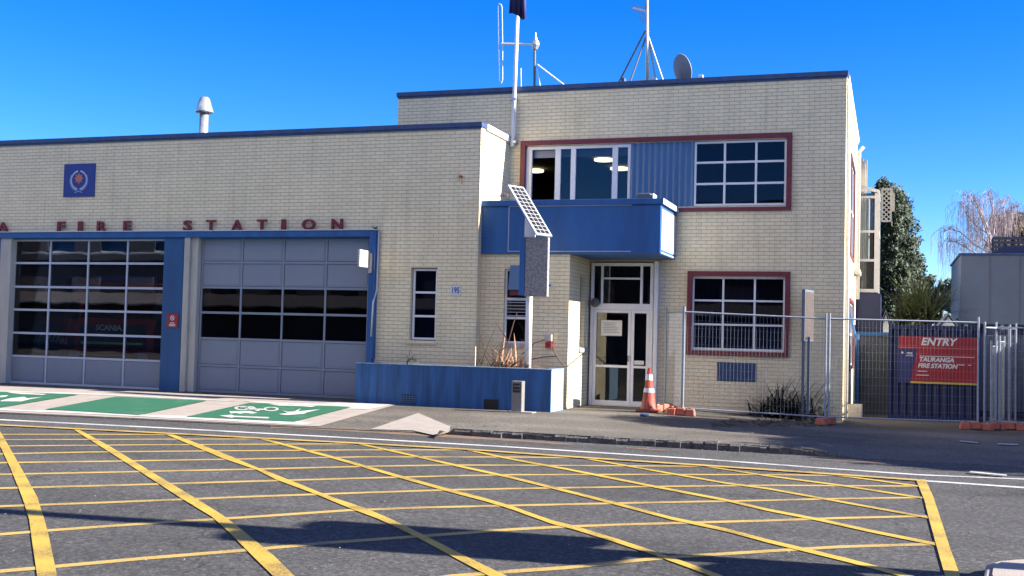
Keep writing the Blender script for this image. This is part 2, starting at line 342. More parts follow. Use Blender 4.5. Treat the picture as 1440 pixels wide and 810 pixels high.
def wall(x0, x1, z0, z1, holes, c0, th, axis='Y'):
    b = B(); xs = sorted({x0, x1, *[h[0] for h in holes], *[h[1] for h in holes]}); zs = sorted({z0, z1, *[h[2] for h in holes], *[h[3] for h in holes]})
    xs = [x for x in xs if x0 <= x <= x1]; zs = [z for z in zs if z0 <= z <= z1]
    def solid(i, j):
        if not (0 <= i < len(xs)-1 and 0 <= j < len(zs)-1): return False
        cx, cz = (xs[i]+xs[i+1])/2, (zs[j]+zs[j+1])/2
        return not any(h[0] < cx < h[1] and h[2] < cz < h[3] for h in holes)
    pt = (lambda u, d, z: (u, c0+d, z)) if axis == 'Y' else (lambda u, d, z: (c0-d, u, z))
    for i in range(len(xs)-1):
        for j in range(len(zs)-1):
            if not solid(i, j): continue
            a, c, e, f = xs[i], xs[i+1], zs[j], zs[j+1]
            for d in (0, th): b.face([pt(a, d, e), pt(c, d, e), pt(c, d, f), pt(a, d, f)])
            if not solid(i-1, j): b.face([pt(a, 0, e), pt(a, th, e), pt(a, th, f), pt(a, 0, f)])
            if not solid(i+1, j): b.face([pt(c, 0, e), pt(c, th, e), pt(c, th, f), pt(c, 0, f)])
            if not solid(i, j-1): b.face([pt(a, 0, e), pt(c, 0, e), pt(c, th, e), pt(a, th, e)])
            if not solid(i, j+1): b.face([pt(a, 0, f), pt(c, 0, f), pt(c, th, f), pt(a, th, f)])
    bmesh.ops.remove_doubles(b.bm, verts=b.bm.verts, dist=1e-5)
    return b
def leaves(b, c, r, n, size, shell=.55, lump=None):
    c = Vector(c)
    for _ in range(n):
        while True:
            d = Vector([rnd.uniform(-1, 1) for _ in range(3)])
            if .05 < d.length <= 1: break
        d = d.normalized()*(shell+(1-shell)*rnd.random())
        p = c+Vector((d.x*r[0], d.y*r[1], d.z*r[2]))
        a = Vector([rnd.gauss(0, 1) for _ in range(3)]).normalized(); e = a.orthogonal().normalized()
        s = size*rnd.uniform(.6, 1.3)
        b.face([p-a*s, p+e*s*.6, p+a*s, p-e*s*.6])

# ------------------------------------------------------------------ ground
def ground_sheet():
    b = B()
    b.face([(-600, -400, -.5), (600, -400, -.5), (600, 900, -.5), (-600, 900, -.5)])
    return tag(b.build('ground', 'walk'), kind='structure')
ground_sheet()
rb = B(); rb.box(-90, 80, -9, 18.35, -.45, ROADZ); tag(rb.build('road', 'asph'), kind='structure')
EDGE = [(-70, 16.9), (-16, 17.03), (-13, 17.36), (-9.9, 17.55), (-7.0, 17.9), (-1.0, 17.85), (4, 17.9), (60, 17.9)]
def edgeY(X):
    for (a, ya), (c, yc) in zip(EDGE, EDGE[1:]):
        if a <= X <= c: return ya+(yc-ya)*(X-a)/(c-a)
    return 17.5
xs = [-70, -60, -50, -40, -34] + [-30+.5*i for i in range(int(38/.5)+1)] + [14, 20, 30, 60, -7.15, -7.05, -1.15, -.45]
xs.sort(); b = B(); rows = []
YS = [0, .03, .06, .1, .2, .3, .4, .5, .6, .7, .8, .9, 1.0]
for X in xs:
    ye = edgeY(X); col = []
    col.append(b.bm.verts.new((X, ye, ROADZ-.05)))
    for t in YS:
        Y = ye+(24.2-ye)*t; col.append(b.bm.verts.new((X, Y, gz(X, Y))))
    for Y in (27, 34, 60): col.append(b.bm.verts.new((X, Y, gz(X, 27))))
    rows.append(col)
for a, c in zip(rows, rows[1:]):
    for j in range(len(a)-1): b.bm.faces.new((a[j], c[j], c[j+1], a[j+1]))
tag(b.build('footpath', 'walk'), kind='structure')

def decal(name, polys, m, onroad=True, lift=.005, world=False, parent=None):
    """painted or cast sheets: photo outlines laid on the real ground surface"""
    b = B()
    for poly in polys:
        pts = poly if world else [(Rd if onroad else S)(*p) for p in poly]
        if onroad: b.face([(x, y, ROADZ+lift) for x, y in pts])
        else: b.face([(x, y, 0) for x, y in pts])
    if not onroad:
        bm = b.bm; bmesh.ops.triangulate(bm, faces=bm.faces[:])
        cs = [v.co for v in bm.verts]; x0, x1 = min(c.x for c in cs), max(c.x for c in cs); y0, y1 = min(c.y for c in cs), max(c.y for c in cs)
        X = math.ceil(x0/.5)*.5
        while X < x1: bmesh.ops.bisect_plane(bm, geom=bm.verts[:]+bm.edges[:]+bm.faces[:], plane_co=(X, 0, 0), plane_no=(1, 0, 0)); X += .5
        for X in (-7.15, -7.05, -1.15, -.45):
            if x0 < X < x1: bmesh.ops.bisect_plane(bm, geom=bm.verts[:]+bm.edges[:]+bm.faces[:], plane_co=(X, 0, 0), plane_no=(1, 0, 0))
        Y = math.ceil(y0/.5)*.5
        while Y < y1: bmesh.ops.bisect_plane(bm, geom=bm.verts[:]+bm.edges[:]+bm.faces[:], plane_co=(0, Y, 0), plane_no=(0, 1, 0)); Y += .5
        for v in bm.verts: v.co.z = gz(v.co.x, v.co.y)+lift
    return tag(b.build(name, m, parent), kind='structure')
def strip(line, th):                     # centre polyline + screen thickness at both ends -> outline
    n = len(line); up, dn = [], []
    for i, (x, y) in enumerate(line):
        t = th[0]+(th[1]-th[0])*i/(n-1); up.append((x, y-t/2)); dn.append((x, y+t/2))
    return up+dn[::-1]
def strips(line, th):                    # quads along the line, mitred by shared vertices
    out = []; n = len(line)
    pts = [(x, y, th[0]+(th[1]-th[0])*i/(n-1)) for i, (x, y) in enumerate(line)]
    pts = [(x, y, t*.88) for x, y, t in pts]
    for a, c in zip(pts, pts[1:]): out.append([(a[0], a[1]-a[2]/2), (c[0], c[1]-c[2]/2), (c[0], c[1]+c[2]/2), (a[0], a[1]+a[2]/2)])
    return out
def ribbon(lf, rt):
    return [[lf[i], rt[i], rt[i+1], lf[i+1]] for i in range(len(lf)-1)]
fam_a = [([(-60, 611), (0, 611), (120, 611), (236, 611.3)], (1.2, 1.3)), ([(-60, 619), (0, 618.5), (180, 618), (366, 617.6)], (1.4, 1.3)),
 ([(-60, 628), (0, 627.5), (180, 626), (360, 625), (502, 624.5)], (1.7, 1.4)), ([(-60, 640), (0, 638.7), (125, 636), (225, 635), (360, 634), (510, 633), (655, 633)], (2, 1.5)),
 ([(-60, 652), (0, 651), (155, 649), (360, 645.5), (510, 642.8), (720, 643), (815, 644)], (2.3, 1.6)),
 ([(-60, 669), (0, 667.5), (175, 664), (360, 660), (500, 656.5), (625, 654.3), (720, 654.5), (895, 655.5), (990, 656)], (2.6, 1.6)),
 ([(-60, 689), (0, 687), (175, 682.5), (360, 677), (540, 672), (635, 669.5), (720, 668), (895, 667.5), (1080, 667.8), (1175, 669)], (3, 1.6)),
 ([(-60, 715), (0, 712.5), (150, 707), (360, 698.5), (490, 694), (625, 689.5), (720, 687.5), (895, 684.8), (1080, 682.8), (1292, 684)], (3.3, 2)),
 ([(-60, 758), (0, 752), (75, 746), (200, 737), (360, 727), (490, 718), (600, 714), (720, 711.3), (895, 707.5), (1080, 704), (1180, 701.5), (1297, 700)], (4.2, 2.3)),
 ([(-60, 812), (0, 804), (75, 797.5), (200, 786), (360, 773), (460, 764), (585, 755), (720, 745), (795, 741), (895, 737.5), (1080, 732.5), (1180, 729), (1306, 726)], (5.5, 3)),
 ([(330, 853), (480, 832), (635, 811), (720, 804), (795, 799), (870, 791), (945, 784), (1080, 775.5), (1180, 769.5), (1315, 765.5)], (6.5, 4)),
 ([(700, 870), (900, 840), (1100, 822), (1330, 812)], (7, 5))]
decal('road_marking', [q for l, t in fam_a for q in strips(l, t)], 'yellow_old', lift=.004)
b0 = ribbon([(-22, 598), (-8, 615), (2, 632), (15, 660), (31, 700), (34, 709), (41, 732), (45, 762), (52, 810), (58, 850)], [(-19, 598), (0, 607), (13, 629), (26, 652), (52.5, 700), (56, 712), (61, 727), (67.5, 750), (80, 810), (90, 850)])
b1 = ribbon([(102.5, 604), (150, 634), (200, 666), (252, 700), (297.5, 727.5), (322.5, 750), (357, 785), (382.5, 810), (420, 850)], [(110, 604), (157.5, 630), (210, 662.5), (272.5, 700), (312.5, 725), (335, 742), (385, 782.5), (412.5, 810), (455, 850)])
b2 = ribbon([(230, 610), (275, 629), (315, 646), (360, 661), (390, 676), (447, 697), (490, 715), (532.5, 731), (585, 756), (640, 786), (685, 810), (760, 850)], [(239, 610), (283, 626), (325, 642.5), (360, 657.5), (405, 675), (467, 700), (515, 716), (550, 731), (585, 748), (660, 786), (710, 810), (795, 850)])
fam_b = [([(366, 617), (415, 630), (460, 641.7), (510, 656), (560, 670.5), (625, 688.7), (680, 703), (720, 715), (775, 735), (807.5, 743), (870, 762.5), (920, 779), (970, 797), (1010, 812), (1100, 850)], (3, 8)),
 ([(502, 624), (575, 640), (645, 656), (720, 672.5), (795, 691), (860, 707.5), (945, 730), (1020, 746), (1080, 762), (1130, 774), (1192, 789), (1267, 809), (1400, 848)], (2.4, 7)),
 ([(656, 633), (720, 646.5), (795, 660), (915, 684), (1020, 704), (1080, 718), (1155, 732.5), (1230, 749), (1315, 766)], (2.3, 4.8)),
 ([(816, 644), (920, 662.5), (1020, 680), (1080, 688), (1180, 706), (1307, 729)], (2, 3.2)),
 ([(990, 656), (1080, 670), (1180, 683), (1297, 701)], (1.8, 2.6)), ([(1140, 664.5), (1220, 674.5), (1292, 684.5)], (1.8, 2.3))]
decal('road_marking', b0+b1+b2+[q for l, t in fam_b for q in strips(l, t)], 'yellow', lift=.008)
decal('road_marking', ribbon([(1288, 675.5), (1300, 705), (1306, 730), (1315, 762.5), (1327, 805), (1340, 850)], [(1301.5, 675.5), (1312.5, 700), (1325, 738), (1336, 772.5), (1348, 805), (1362, 850)]), 'yellow', lift=.012)
decal('road_marking', strips([(-60, 595.5), (0, 598.7), (231, 610.3), (520, 625.4), (656, 633), (812, 644.2), (1000, 656.5), (1126, 665), (1290, 676.5)], (1.8, 2.4)), 'yellow_old', lift=.016)
decal('road_marking', strips([(-60, 587.6), (0, 590.4), (231, 602), (520, 617.5), (720, 629), (1000, 646.8), (1150, 658), (1293, 668), (1440, 674), (1520, 678)], (1.7, 1.6)) +
      strips([(1302, 676.5), (1440, 686), (1520, 691)], (2, 2.6)), 'wline', lift=.004)

# concrete apron with green cycle panels
apron = [(-220, 536), (0, 542), (150, 549), (320, 556.5), (430, 562.5), (557, 570), (449, 600), (420, 599.5), (231, 590.5), (0, 580), (-220, 571)]
decal('forecourt', [apron], 'conc', False, .010)
g1 = [(-150, 549), (0, 552), (110, 556.3), (0, 574.5), (-150, 566)]
g2 = [(64, 577), (163, 558.8), (291, 564.8), (196, 585)]
g3 = [(262, 587.5), (350, 568), (495, 573.5), (414, 594.5)]
decal('cycle_marking', [[(-150, 549), (0, 549.8), (150, 555), (300, 562.7), (340, 566), (160, 557), (116, 555.6), (0, 551.6), (-150, 550)],
      [(40, 578), (120, 578), (196, 583.8), (262, 586.2), (414, 593), (440, 596), (430, 599), (231, 588.5), (110, 582.5), (0, 578), (-150, 570), (-150, 567.5), (0, 575.4)],
      [(340, 564.5), (440, 569), (475, 567), (552, 569.5), (520, 577), (470, 575), (360, 567)]], 'wpad', False, .0165)
decal('cycle_marking', [g1, g2, g3], 'green', False, .024)
def ell(cx, cy, rx, ry, t=1.0, n=14, gap=.35):
    o = []
    for k in range(n):
        a, c = 2*PI*k/n, 2*PI*(k+1)/n
        o.append([(cx+rx*math.cos(a), cy+ry*math.sin(a)), (cx+rx*math.cos(c), cy+ry*math.sin(c)), (cx+(rx-rx*gap)*math.cos(c), cy+(ry-ry*gap)*math.sin(c)), (cx+(rx-rx*gap)*math.cos(a), cy+(ry-ry*gap)*math.sin(a))])
    return o
sym = ell(341, 575.8, 12, 3.0)+ell(381, 577.2, 11, 3.0)+[[(336, 573.2), (356, 573.4), (357, 575), (338, 574.8)], [(345, 576), (372, 577), (371, 578.6), (345, 577.8)], [(352, 574.4), (358, 574.6), (366, 580), (360, 580)],
     [(322, 580.5), (350, 579.8), (362, 582.4), (355, 584), (344, 582.8), (338, 584), (331, 583), (324, 583.6)],
     [(391, 584.3), (404, 583), (397, 579.5), (404, 581), (414, 580.4), (423, 576.2), (419, 580.4), (451, 577.5), (432, 582), (428, 584), (415, 585.2), (402, 586)],
     [(379, 570.9), (386, 570.2), (445, 572.6), (438, 574.2), (420, 573), (392, 572.5)], [(308, 586.6), (326, 585.4), (329, 586.8), (379, 588.8), (376, 590.8), (329, 588.8), (326, 590)],
     [(10, 554), (20, 553), (66, 556), (60, 557.2), (30, 556)], [(-20, 560), (4, 558), (12, 557.5), (8, 560), (-10, 562)], [(2, 565), (14, 562), (34, 559.8), (38, 562), (60, 560), (42, 563.5), (30, 566.5), (0, 566.4)]]
decal('cycle_marking', sym, 'wpad', False, .031)
decal('kerb_ramp', [[(521, 604.5), (588, 581.5), (633, 600.5), (631, 608.5), (580, 606)]], 'conc', False, .012)
# kerb
kb = B(); X = -7.02
while X < -1.12:
    L = min(rnd.uniform(.55, .95), -1.1-X); y = edgeY(X+.2); n = 4
    for k in range(n):
        a, c = X+L*k/n, X+L*(k+1)/n-(.001 if k == n-1 else 0)
        h = .020+rnd.uniform(-.03, .014); f = rnd.uniform(-.045, .02)
        kb.prism([(a, y+.16, ROADZ-.03), (a, y-.05+f, ROADZ-.03), (a, y-.035+f, h-.03), (a, y+.02+f, h), (a, y+.16, h)], (c-a, 0, 0))
    X += L
tag(kb.build('kerb', 'kerb'), kind='structure')
# near traffic island
isl = [Rd(p[0]+2, p[1]+12) for p in ((1381, 815), (1384, 799), (1400, 793), (1425, 790.5), (1470, 789), (1700, 800), (1600, 900), (1400, 880))]
ib = B(); ib.prism([(x, y, ROADZ-.02) for x, y in isl], (0, 0, .11)); tag(ib.build('traffic_island', 'conc', bevel=.02), kind='structure')
ci = (sum(p[0] for p in isl)/8, sum(p[1] for p in isl)/8)
ib = B(); ib.prism([(ci[0]+(x-ci[0])*.86, ci[1]+(y-ci[1])*.86, ROADZ+.085) for x, y in isl], (0, 0, .018)); tag(ib.build('traffic_island', 'conc'), kind='structure')
decal('gutter', [[(380, 600), (420, 600.5), (640, 612), (800, 624), (800, 625.5), (640, 616), (420, 603), (380, 602)], [(880, 629), (935, 633), (935, 634), (880, 630.5)],
      [(1140, 644.6), (1245, 651.3), (1245, 652.6), (1140, 645.6)]], 'rust', lift=.004)
decal('footpath_marking', [[(1350, 621), (1376, 623.5), (1375, 624.6), (1349, 622.2)], [(1403, 625), (1432, 626), (1432, 627.2), (1403, 626.3)], [(1365, 664.5), (1416, 669.5), (1416, 671), (1363, 666)]], 'wline', False, .02)

# ------------------------------------------------------------------ the fire station
G, D = 24.0, 26.1
st = thing('fire_station', (-6, D, 0), 'two storey cream painted brick fire station with blue garage wing', 'fire station')
GX0, GX1, GT = -40.0, -8.97, 6.40
jx0, jx1 = Q(517.6, 420, 23.88)[0], Q(525.3, 420, 23.88)[0]
d1 = (Q(19, 340, 24)[0], Q(237.5, 340, 24)[0]); d1 = (Q(9, 538, 24.1)[0]+.03, Q(236.4, 345, 24.1)[0])
d2 = (Q(286, 345, 24.1)[0]-.06, Q(517, 420, 24.0)[0])
DT = Q(300, 334.8, 23.9)[1]
nw = (Q(577.5, 400, G)[0], Q(614.4, 400, G)[0], Q(595, 479, G)[1], Q(595, 376.2, G)[1])
d0x = (d1[0]-7.2, d1[0]-.55)
wb = wall(GX0, GX1, -.2, GT, [(d1[0], d1[1], -.2, DT), (d2[0], jx1, -.2, DT), (d0x[0], d0x[1], -.2, DT), nw], G, .26)
wb.build('garage_front_wall', 'brick', st)
wb = wall(24.26, D-.003, -.2, GT, [], GX1, .26, 'X'); wb.build('garage_side_wall', 'brick', st)
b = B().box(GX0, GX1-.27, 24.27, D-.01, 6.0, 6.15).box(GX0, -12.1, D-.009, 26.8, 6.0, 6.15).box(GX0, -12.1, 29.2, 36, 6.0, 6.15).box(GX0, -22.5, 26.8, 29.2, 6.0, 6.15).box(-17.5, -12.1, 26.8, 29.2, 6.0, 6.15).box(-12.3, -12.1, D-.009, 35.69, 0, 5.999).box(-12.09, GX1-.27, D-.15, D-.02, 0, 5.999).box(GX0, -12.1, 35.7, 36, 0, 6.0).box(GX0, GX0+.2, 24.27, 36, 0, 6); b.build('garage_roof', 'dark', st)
B().box(-22.5, -17.5, 26.8, 29.2, 6.03, 6.06).build('added_skylight', 'added_skylight', st)  # unseen roof opening added to let daylight onto the engines
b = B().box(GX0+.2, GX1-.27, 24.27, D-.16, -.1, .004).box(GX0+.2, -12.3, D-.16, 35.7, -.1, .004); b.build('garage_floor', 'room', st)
b = B().box(GX0, GX1+.035, G-.06, G+.3, GT, GT+.10).box(GX0, GX1+.02, G-.03, G+.0-.002, GT-.05, GT); b.build('coping', 'navy', st)
b = B().box(GX1-.28, GX1+.05, G+.303, D-.002, GT-.03, GT+.115); b.build('coping', 'cap_white', st)
# blue frame over the bays
bt, bb = Q(300, 324.6, 23.88)[1], Q(300, 333.4, 23.88)[1]
B().box(GX0, jx0-.002, G-.0015, G+.2, bb-.03, DT+.05).build('head_trim', 'blue', st)
B().box(GX0, jx0-.002, 23.86, G-.002, bb, bt-.01).build('bay_lintel', 'blue', st, bevel=.004)
B().box(GX0, jx1+.03, 23.83, G-.002, bt-.008, bt+.012).build('lintel_flashing', 'cap_white', st)
B().box(jx0, jx1, 23.86, G+.2, 0, bt-.012).build('bay_jamb', 'blue', st, bevel=.004)
B().box(jx1+.002, jx1+.03, 23.83, G-.002, 1.0, bt-.012).build('jamb_trim', 'blue', st)
# centre pillar and columns
px0 = d1[1]+.01; px1 = Q(259.5, 345, 23.95)[0]; cx0 = px1+.03; cx1 = d2[0]+.004
B().box(px0, px1, 23.93, 24.35, 0, bb-.002).build('bay_pillar', 'blue_pillar', st, bevel=.006)
b = B().box(cx0, (cx0+cx1)/2-.02, 23.9, 24.33, 0, bb-.002).box((cx0+cx1)/2-.018, cx1, 23.97, 24.33, 0, bb-.002); b.build('bay_column', 'beige', st, bevel=.008)
lx0, lx1 = Q(2.2, 345, 23.95)[0], Q(16.8, 345, 23.95)[0]
B().box(lx0, lx1, 23.92, 24.33, 0, bb-.002).build('bay_column', 'beige', st, bevel=.008)
B().box(lx0-.5, lx0-.01, 23.93, 24.33, 0, bb-.003).build('bay_pillar', 'blue_pillar', st)

def gdoor(x0, x1, zr, glz, Y, label):
    """sectional door: zr = rail heights bottom to top, glz = glazed row indices"""
    r = B().box(x0, x1, Y+.03, Y+.055, zr[0]+.02, zr[-1]-.001) if False else None
    fr = B(); n = 4; wd = (x1-x0)/n; t = .028
    for z in zr: fr.box(x0, x1, Y, Y+.05, z-t, z+t)
    for k in range(n+1):
        for a, c in zip(zr, zr[1:]):
            xx = min(max(x0+wd*k, x0+t), x1-t)
            fr.box(xx-t*.85, xx+t*.85, Y+.003, Y+.047, a+t, c-t)
    fo = fr.build('garage_door', 'alu' if len(glz) > 3 else 'panel', st); fo['label'] = label
    for i, (a, c) in enumerate(zip(zr, zr[1:])):
        for k in range(n):
            a0, c0 = x0+wd*k+t*.7, x0+wd*(k+1)-t*.7
            B().box(a0-.001, c0+.001, Y+.036, Y+.044, a+t*.8, c-t*.8).build('seal', 'black', fo) if i not in glz else None
            if i in glz: B().box(a0, c0, Y+.022, Y+.028, a+t*.8, c-t*.8).build('glass_pane', 'glass_door' if len(glz) > 3 else 'glass_dark', fo)
            else:
                B().box(a0+.016, c0-.016, Y+.016, Y+.034, a+t+.010, c-t-.010).box(a0+.05, c0-.05, Y+.008, Y+.0155, a+t+.045, c-t-.045).build('door_panel', 'panel', fo)
    return fo
z1 = [Q(15, y, 24.1)[1] for y in (538.7, 500.1, 467.6, 435, 403, 369.8, 338)]
gdoor(d1[0]+.01, d1[1]-.005, [max(z1[0], .03)]+z1[1:], (1, 2, 3, 4, 5), 24.1, 'mostly glazed garage door, fire engine showing behind the panes')
z2 = [Q(300, y, 24.1)[1] for y in (552.6, 514, 476, 439.5, 404, 369, 334.5)]
gdoor(d2[0]+.02, d2[1]-.01, [.035]+z2[1:], (2, 3), 24.1, 'grey garage door with two rows of dark panes')
gdoor(d0x[0], d0x[1], [.035]+z2[1:], (2, 3), 24.1, 'far left garage door')

# letters on the lintel
for ch, xa, xb in (('A', -3, 11.5), ('F', 81, 91.5), ('I', 110.3, 115.8), ('R', 137, 149.5), ('E', 174, 184.5), ('S', 258, 269.5), ('T', 290, 303.5), ('A', 326, 341), ('T', 361.5, 375), ('I', 396, 401.5), ('O', 425, 443.5), ('N', 466.5, 482)):
    xl, xr = Q(xa, 316, 23.93)[0], Q(xb, 316, 23.93)[0]
    b = B().text(ch, .36, FRONT(0, 0, 0), ext=.028, off=.0085)
    vs = [v.co for v in b.bm.verts]; mx, Mx = min(v.x for v in vs), max(v.x for v in vs); mz, Mz = min(v.z for v in vs), max(v.z for v in vs)
    h = .262
    for v in b.bm.verts:
        v.co = Vector(((v.co.x-mx)/(Mx-mx)*(xr-xl)+xl, v.co.y+23.93, (v.co.z-mz)/(Mz-mz)*h+bt+.0125))
    b.build('letter', 'letter', st)

def panes(name, x0, x1, z0, z1, Y, vs, hs, frame_m, gl, parent, fw=.045, mw=.03, label=None, depth=.06):
    f = B()
    f.box(x0, x1, Y, Y+depth, z0, z0+fw).box(x0, x1, Y, Y+depth, z1-fw, z1).box(x0, x0+fw, Y+.001, Y+depth-.001, z0+fw, z1-fw).box(x1-fw, x1, Y+.001, Y+depth-.001, z0+fw, z1-fw)
    for v in vs: f.box(v-mw/2, v+mw/2, Y+.004, Y+depth-.004, z0+fw, z1-fw)
    for hz in hs: f.box(x0+fw, x1-fw, Y+.008, Y+depth-.008, hz-mw/2, hz+mw/2)
    o = f.build(name, frame_m, parent, bevel=.004)
    if label: o['label'] = label
    xs = [x0+fw]+list(vs)+[x1-fw]; zs = [z0+fw]+sorted(hs)+[z1-fw]
    g = B()
    for i in range(len(xs)-1):
        for j in range(len(zs)-1): g.box(xs[i]+.002, xs[i+1]-.002, Y+depth*.5, Y+depth*.5+.005, zs[j]+.002, zs[j+1]-.002)
    g.build('glass_pane', gl, o); return o
# narrow window
panes('window', nw[0]+.02, nw[1]-.02, nw[2]+.02, nw[3]-.02, G+.10, [], [Q(595, 411, G)[1], Q(595, 444.5, G)[1]], 'white', 'glass_blue', st, .05, .05, 'narrow three pane window in the garage wing')
B().box(nw[0]-.08, nw[1]+.04, G-.05, G+.1, nw[2]-.085, nw[2]-.001).build('sill', 'brick', st)
B().box(nw[0]+.03, nw[1]-.03, G+.22, G+.255, nw[2], nw[3]).build('blind', 'curtain', st)

# main block
MX0, MX1, MT = -12.05, -.985, 7.66
BK = 34.9
doorh = (-6.85, -5.27, -.25, 3.43)
uw = (Q(738, 230, D)[0], Q(1107.5, 240, D)[0], Q(1040, 289, D)[1]-.01, Q(1040, 196.5, D)[1])
lw = (Q(972, 440, D)[0], Q(1104, 440, D)[0], Q(1040, 493.5, D)[1], Q(1040, 388.8, D)[1])
wall(MX0, MX1, -.35, MT, [doorh, uw, lw], D, .26).build('main_front_wall', 'brick', st)
sw1 = (29.4, 32.4, 3.9, 6.35); sw2 = (29.3, 32.4, 1.0, 2.7)
wall(D+.26, BK, -.35, MT, [sw1, sw2], MX1, .26, 'X').build('main_side_wall', 'brick', st)
B().box(MX0, MX0+.26, D+.262, BK, -.3, MT).box(MX0, MX1, BK, BK+.26, -.3, MT).box(MX0+.27, MX1-.27, D+.27, BK, 7.3, 7.4).build('main_roof', 'dark', st)
B().box(MX0-.03, MX1+.03, D-.06, D+.32, MT, MT+.105).box(MX0-.01, MX1+.01, D-.03, D-.002, MT-.045, MT-.001).build('coping', 'navy', st)
B().box(MX1-.3, MX1+.05, D+.322, BK+.25, MT+.0, MT+.10).box(MX1+.002, MX1+.028, D+.1, BK, MT-.09, MT-.03).build('coping', 'cap_white', st)
B().box(MX0-.05, MX0+.27, D+.322, BK+.25, MT, MT+.10).build('coping', 'cap_white', st)
# red surround of upper strip
t = .11; ux0, ux1 = Q(731.3, 230, D-.05)[0], Q(1113.3, 240, D-.05)[0]; uz0, uz1 = Q(1040, 296.5, D-.05)[1], Q(1040, 188.5, D-.05)[1]
f = B().box(ux0, ux1, D-.06, D+.1, uz1-t, uz1).box(ux0, ux1, D-.06, D+.1, uz0, uz0+t*.8).box(ux0, uw[0]+.02, D-.058, D+.09, uz0+t*.8, uz1-t).box(uw[1]-.02, ux1, D-.058, D+.09, uz0+t*.8, uz1-t)
f.build('window_surround', 'red', st, bevel=.005)
lx0_, lx1_ = Q(965.7, 440, D-.05)[0], Q(1110.5, 440, D-.05)[0]; lz0, lz1 = Q(1040, 501, D-.05)[1], Q(1040, 381.5, D-.05)[1]
f = B().box(lx0_, lx1_, D-.06, D+.1, lz1-t, lz1).box(lx0_, lx1_, D-.06, D+.1, lz0, lz0+t).box(lx0_, lx0_+t, D-.058, D+.09, lz0+t, lz1-t).box(lx1_-t, lx1_, D-.058, D+.09, lz0+t, lz1-t)
f.build('window_surround', 'red', st, bevel=.005)
# lower window
panes('window', lw[0]+.003, lw[1]-.003, lw[2]+.003, lw[3]-.003, D+.06, [Q(1016, 440, D)[0], Q(1060.5, 440, D)[0]], [Q(1040, 423, D)[1], Q(1040, 457, D)[1]], 'white', 'glass_blue', st, .05, .045, 'ground floor nine pane window')
# upper right window
wx0, wx1 = Q(976, 240, D)[0], uw[1]-.024
panes('window', wx0, wx1, uw[2]+.012, uw[3]-.012, D+.03, [Q(1018.7, 240, D)[0], Q(1062.9, 240, D)[0]], [Q(1040, 227.2, D)[1], Q(1040, 257.5, D)[1]], 'white', 'glass_blue', st, .05, .05, 'upper nine pane window beside the blue cladding')
# blue corrugated cladding
cx_0, cx_1 = Q(886.5, 240, D)[0], wx0-.004
b = B(); n = int((cx_1-cx_0)/.02); pts = []
for i in range(n+1):
    x = cx_0+(cx_1-cx_0)*i/n; pts.append((x, D+.03+.016*math.cos(x*2*PI/.145)))
for (xa, ya), (xb, yb) in zip(pts, pts[1:]): b.face([(xa, ya, uz0+t*.8), (xb, yb, uz0+t*.8), (xb, yb, uz1-t), (xa, ya, uz1-t)])
b.build('cladding', 'corr', st, weld=True)
B().box(cx_0, cx_1, D+.08, D+.2, uz0+.1, uz1-t).build('wall_lining', 'dark', st)
# upper left window group
ax0, ax1 = uw[0]+.004, cx_0-.004; az0, az1 = uw[2]+.012, uw[3]-.012
f = B(); Yw = D+.03
f.box(ax0+.03, ax1, Yw, Yw+.08, az1-.075, az1).box(ax0+.03, ax1, Yw, Yw+.08, az0, az0+.05)
for xa, xb in ((739.5, 743), (743.5, 747.8), (780.5, 788.2), (802.5, 809.5), (860.5, 868.5), (882.5, 886.3)):
    f.box(Q(xa, 240, Yw)[0]+.002, Q(xb, 240, Yw)[0], Yw-.012 if xa in (743.5, 802.5, 780.5) else Yw+.004, Yw+.07, az0+.05, az1-.075)
wf = f.build('window', 'white', st, bevel=.004); wf['label'] = 'wide upper window over the blue balcony, ceiling lamps lit inside'
g = B(); xs_ = [748, 780.5, 788.2, 802.5, 809.5, 860.5, 868.5, 882.5]
for i in (2, 4, 6): g.box(Q(xs_[i], 240, Yw)[0]+.002, Q(xs_[i+1], 240, Yw)[0], Yw+.035, Yw+.04, az0+.05, az1-.075)
g.build('glass_pane', 'glass', wf)
g = B(); g.box(Q(748, 240, Yw)[0], Q(886, 240, Yw)[0], Yw+.12, Yw+.135, az1-.26, az1-.08); g.build('roller_blind', 'panel', wf)
# rooms
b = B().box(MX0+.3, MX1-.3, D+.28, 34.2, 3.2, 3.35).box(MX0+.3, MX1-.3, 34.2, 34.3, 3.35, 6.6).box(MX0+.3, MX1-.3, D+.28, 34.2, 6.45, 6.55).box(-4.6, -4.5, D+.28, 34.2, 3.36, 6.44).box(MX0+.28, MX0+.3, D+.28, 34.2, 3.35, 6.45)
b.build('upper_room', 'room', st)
for (x, y, Y) in ((752, 239, 28.0), (849, 223.5, 27.6), (871, 236, 28.3), (1016, 0, 0)):
    if not Y: continue
    p = P(x, y, Y); z = 6.42
    d = ray(x, y); k = (z-EYE)/d.z; p = d*k
    lp = B(); n = 20; r = .26
    lp.prism([(p.x+r*math.cos(2*PI*i/n), p.y+r*math.sin(2*PI*i/n), z-.05) for i in range(n)], (0, 0, .05)); lp.build('ceiling_lamp', 'lamp', st)
def curtain(x0, x1, z0, z1, Y, m='curtain', per=.16):
    b = B(); n = int((x1-x0)/.03); q = [(x0+(x1-x0)*i/n, Y+.03*math.sin((x0+(x1-x0)*i/n)*2*PI/per)+.01*math.sin(i*.7)) for i in range(n+1)]
    for (a, ya), (c, yc) in zip(q, q[1:]): b.face([(a, ya, z0), (c, yc, z0), (c, yc, z1), (a, ya, z1)])
    return b.build('curtain', m, st, weld=True)
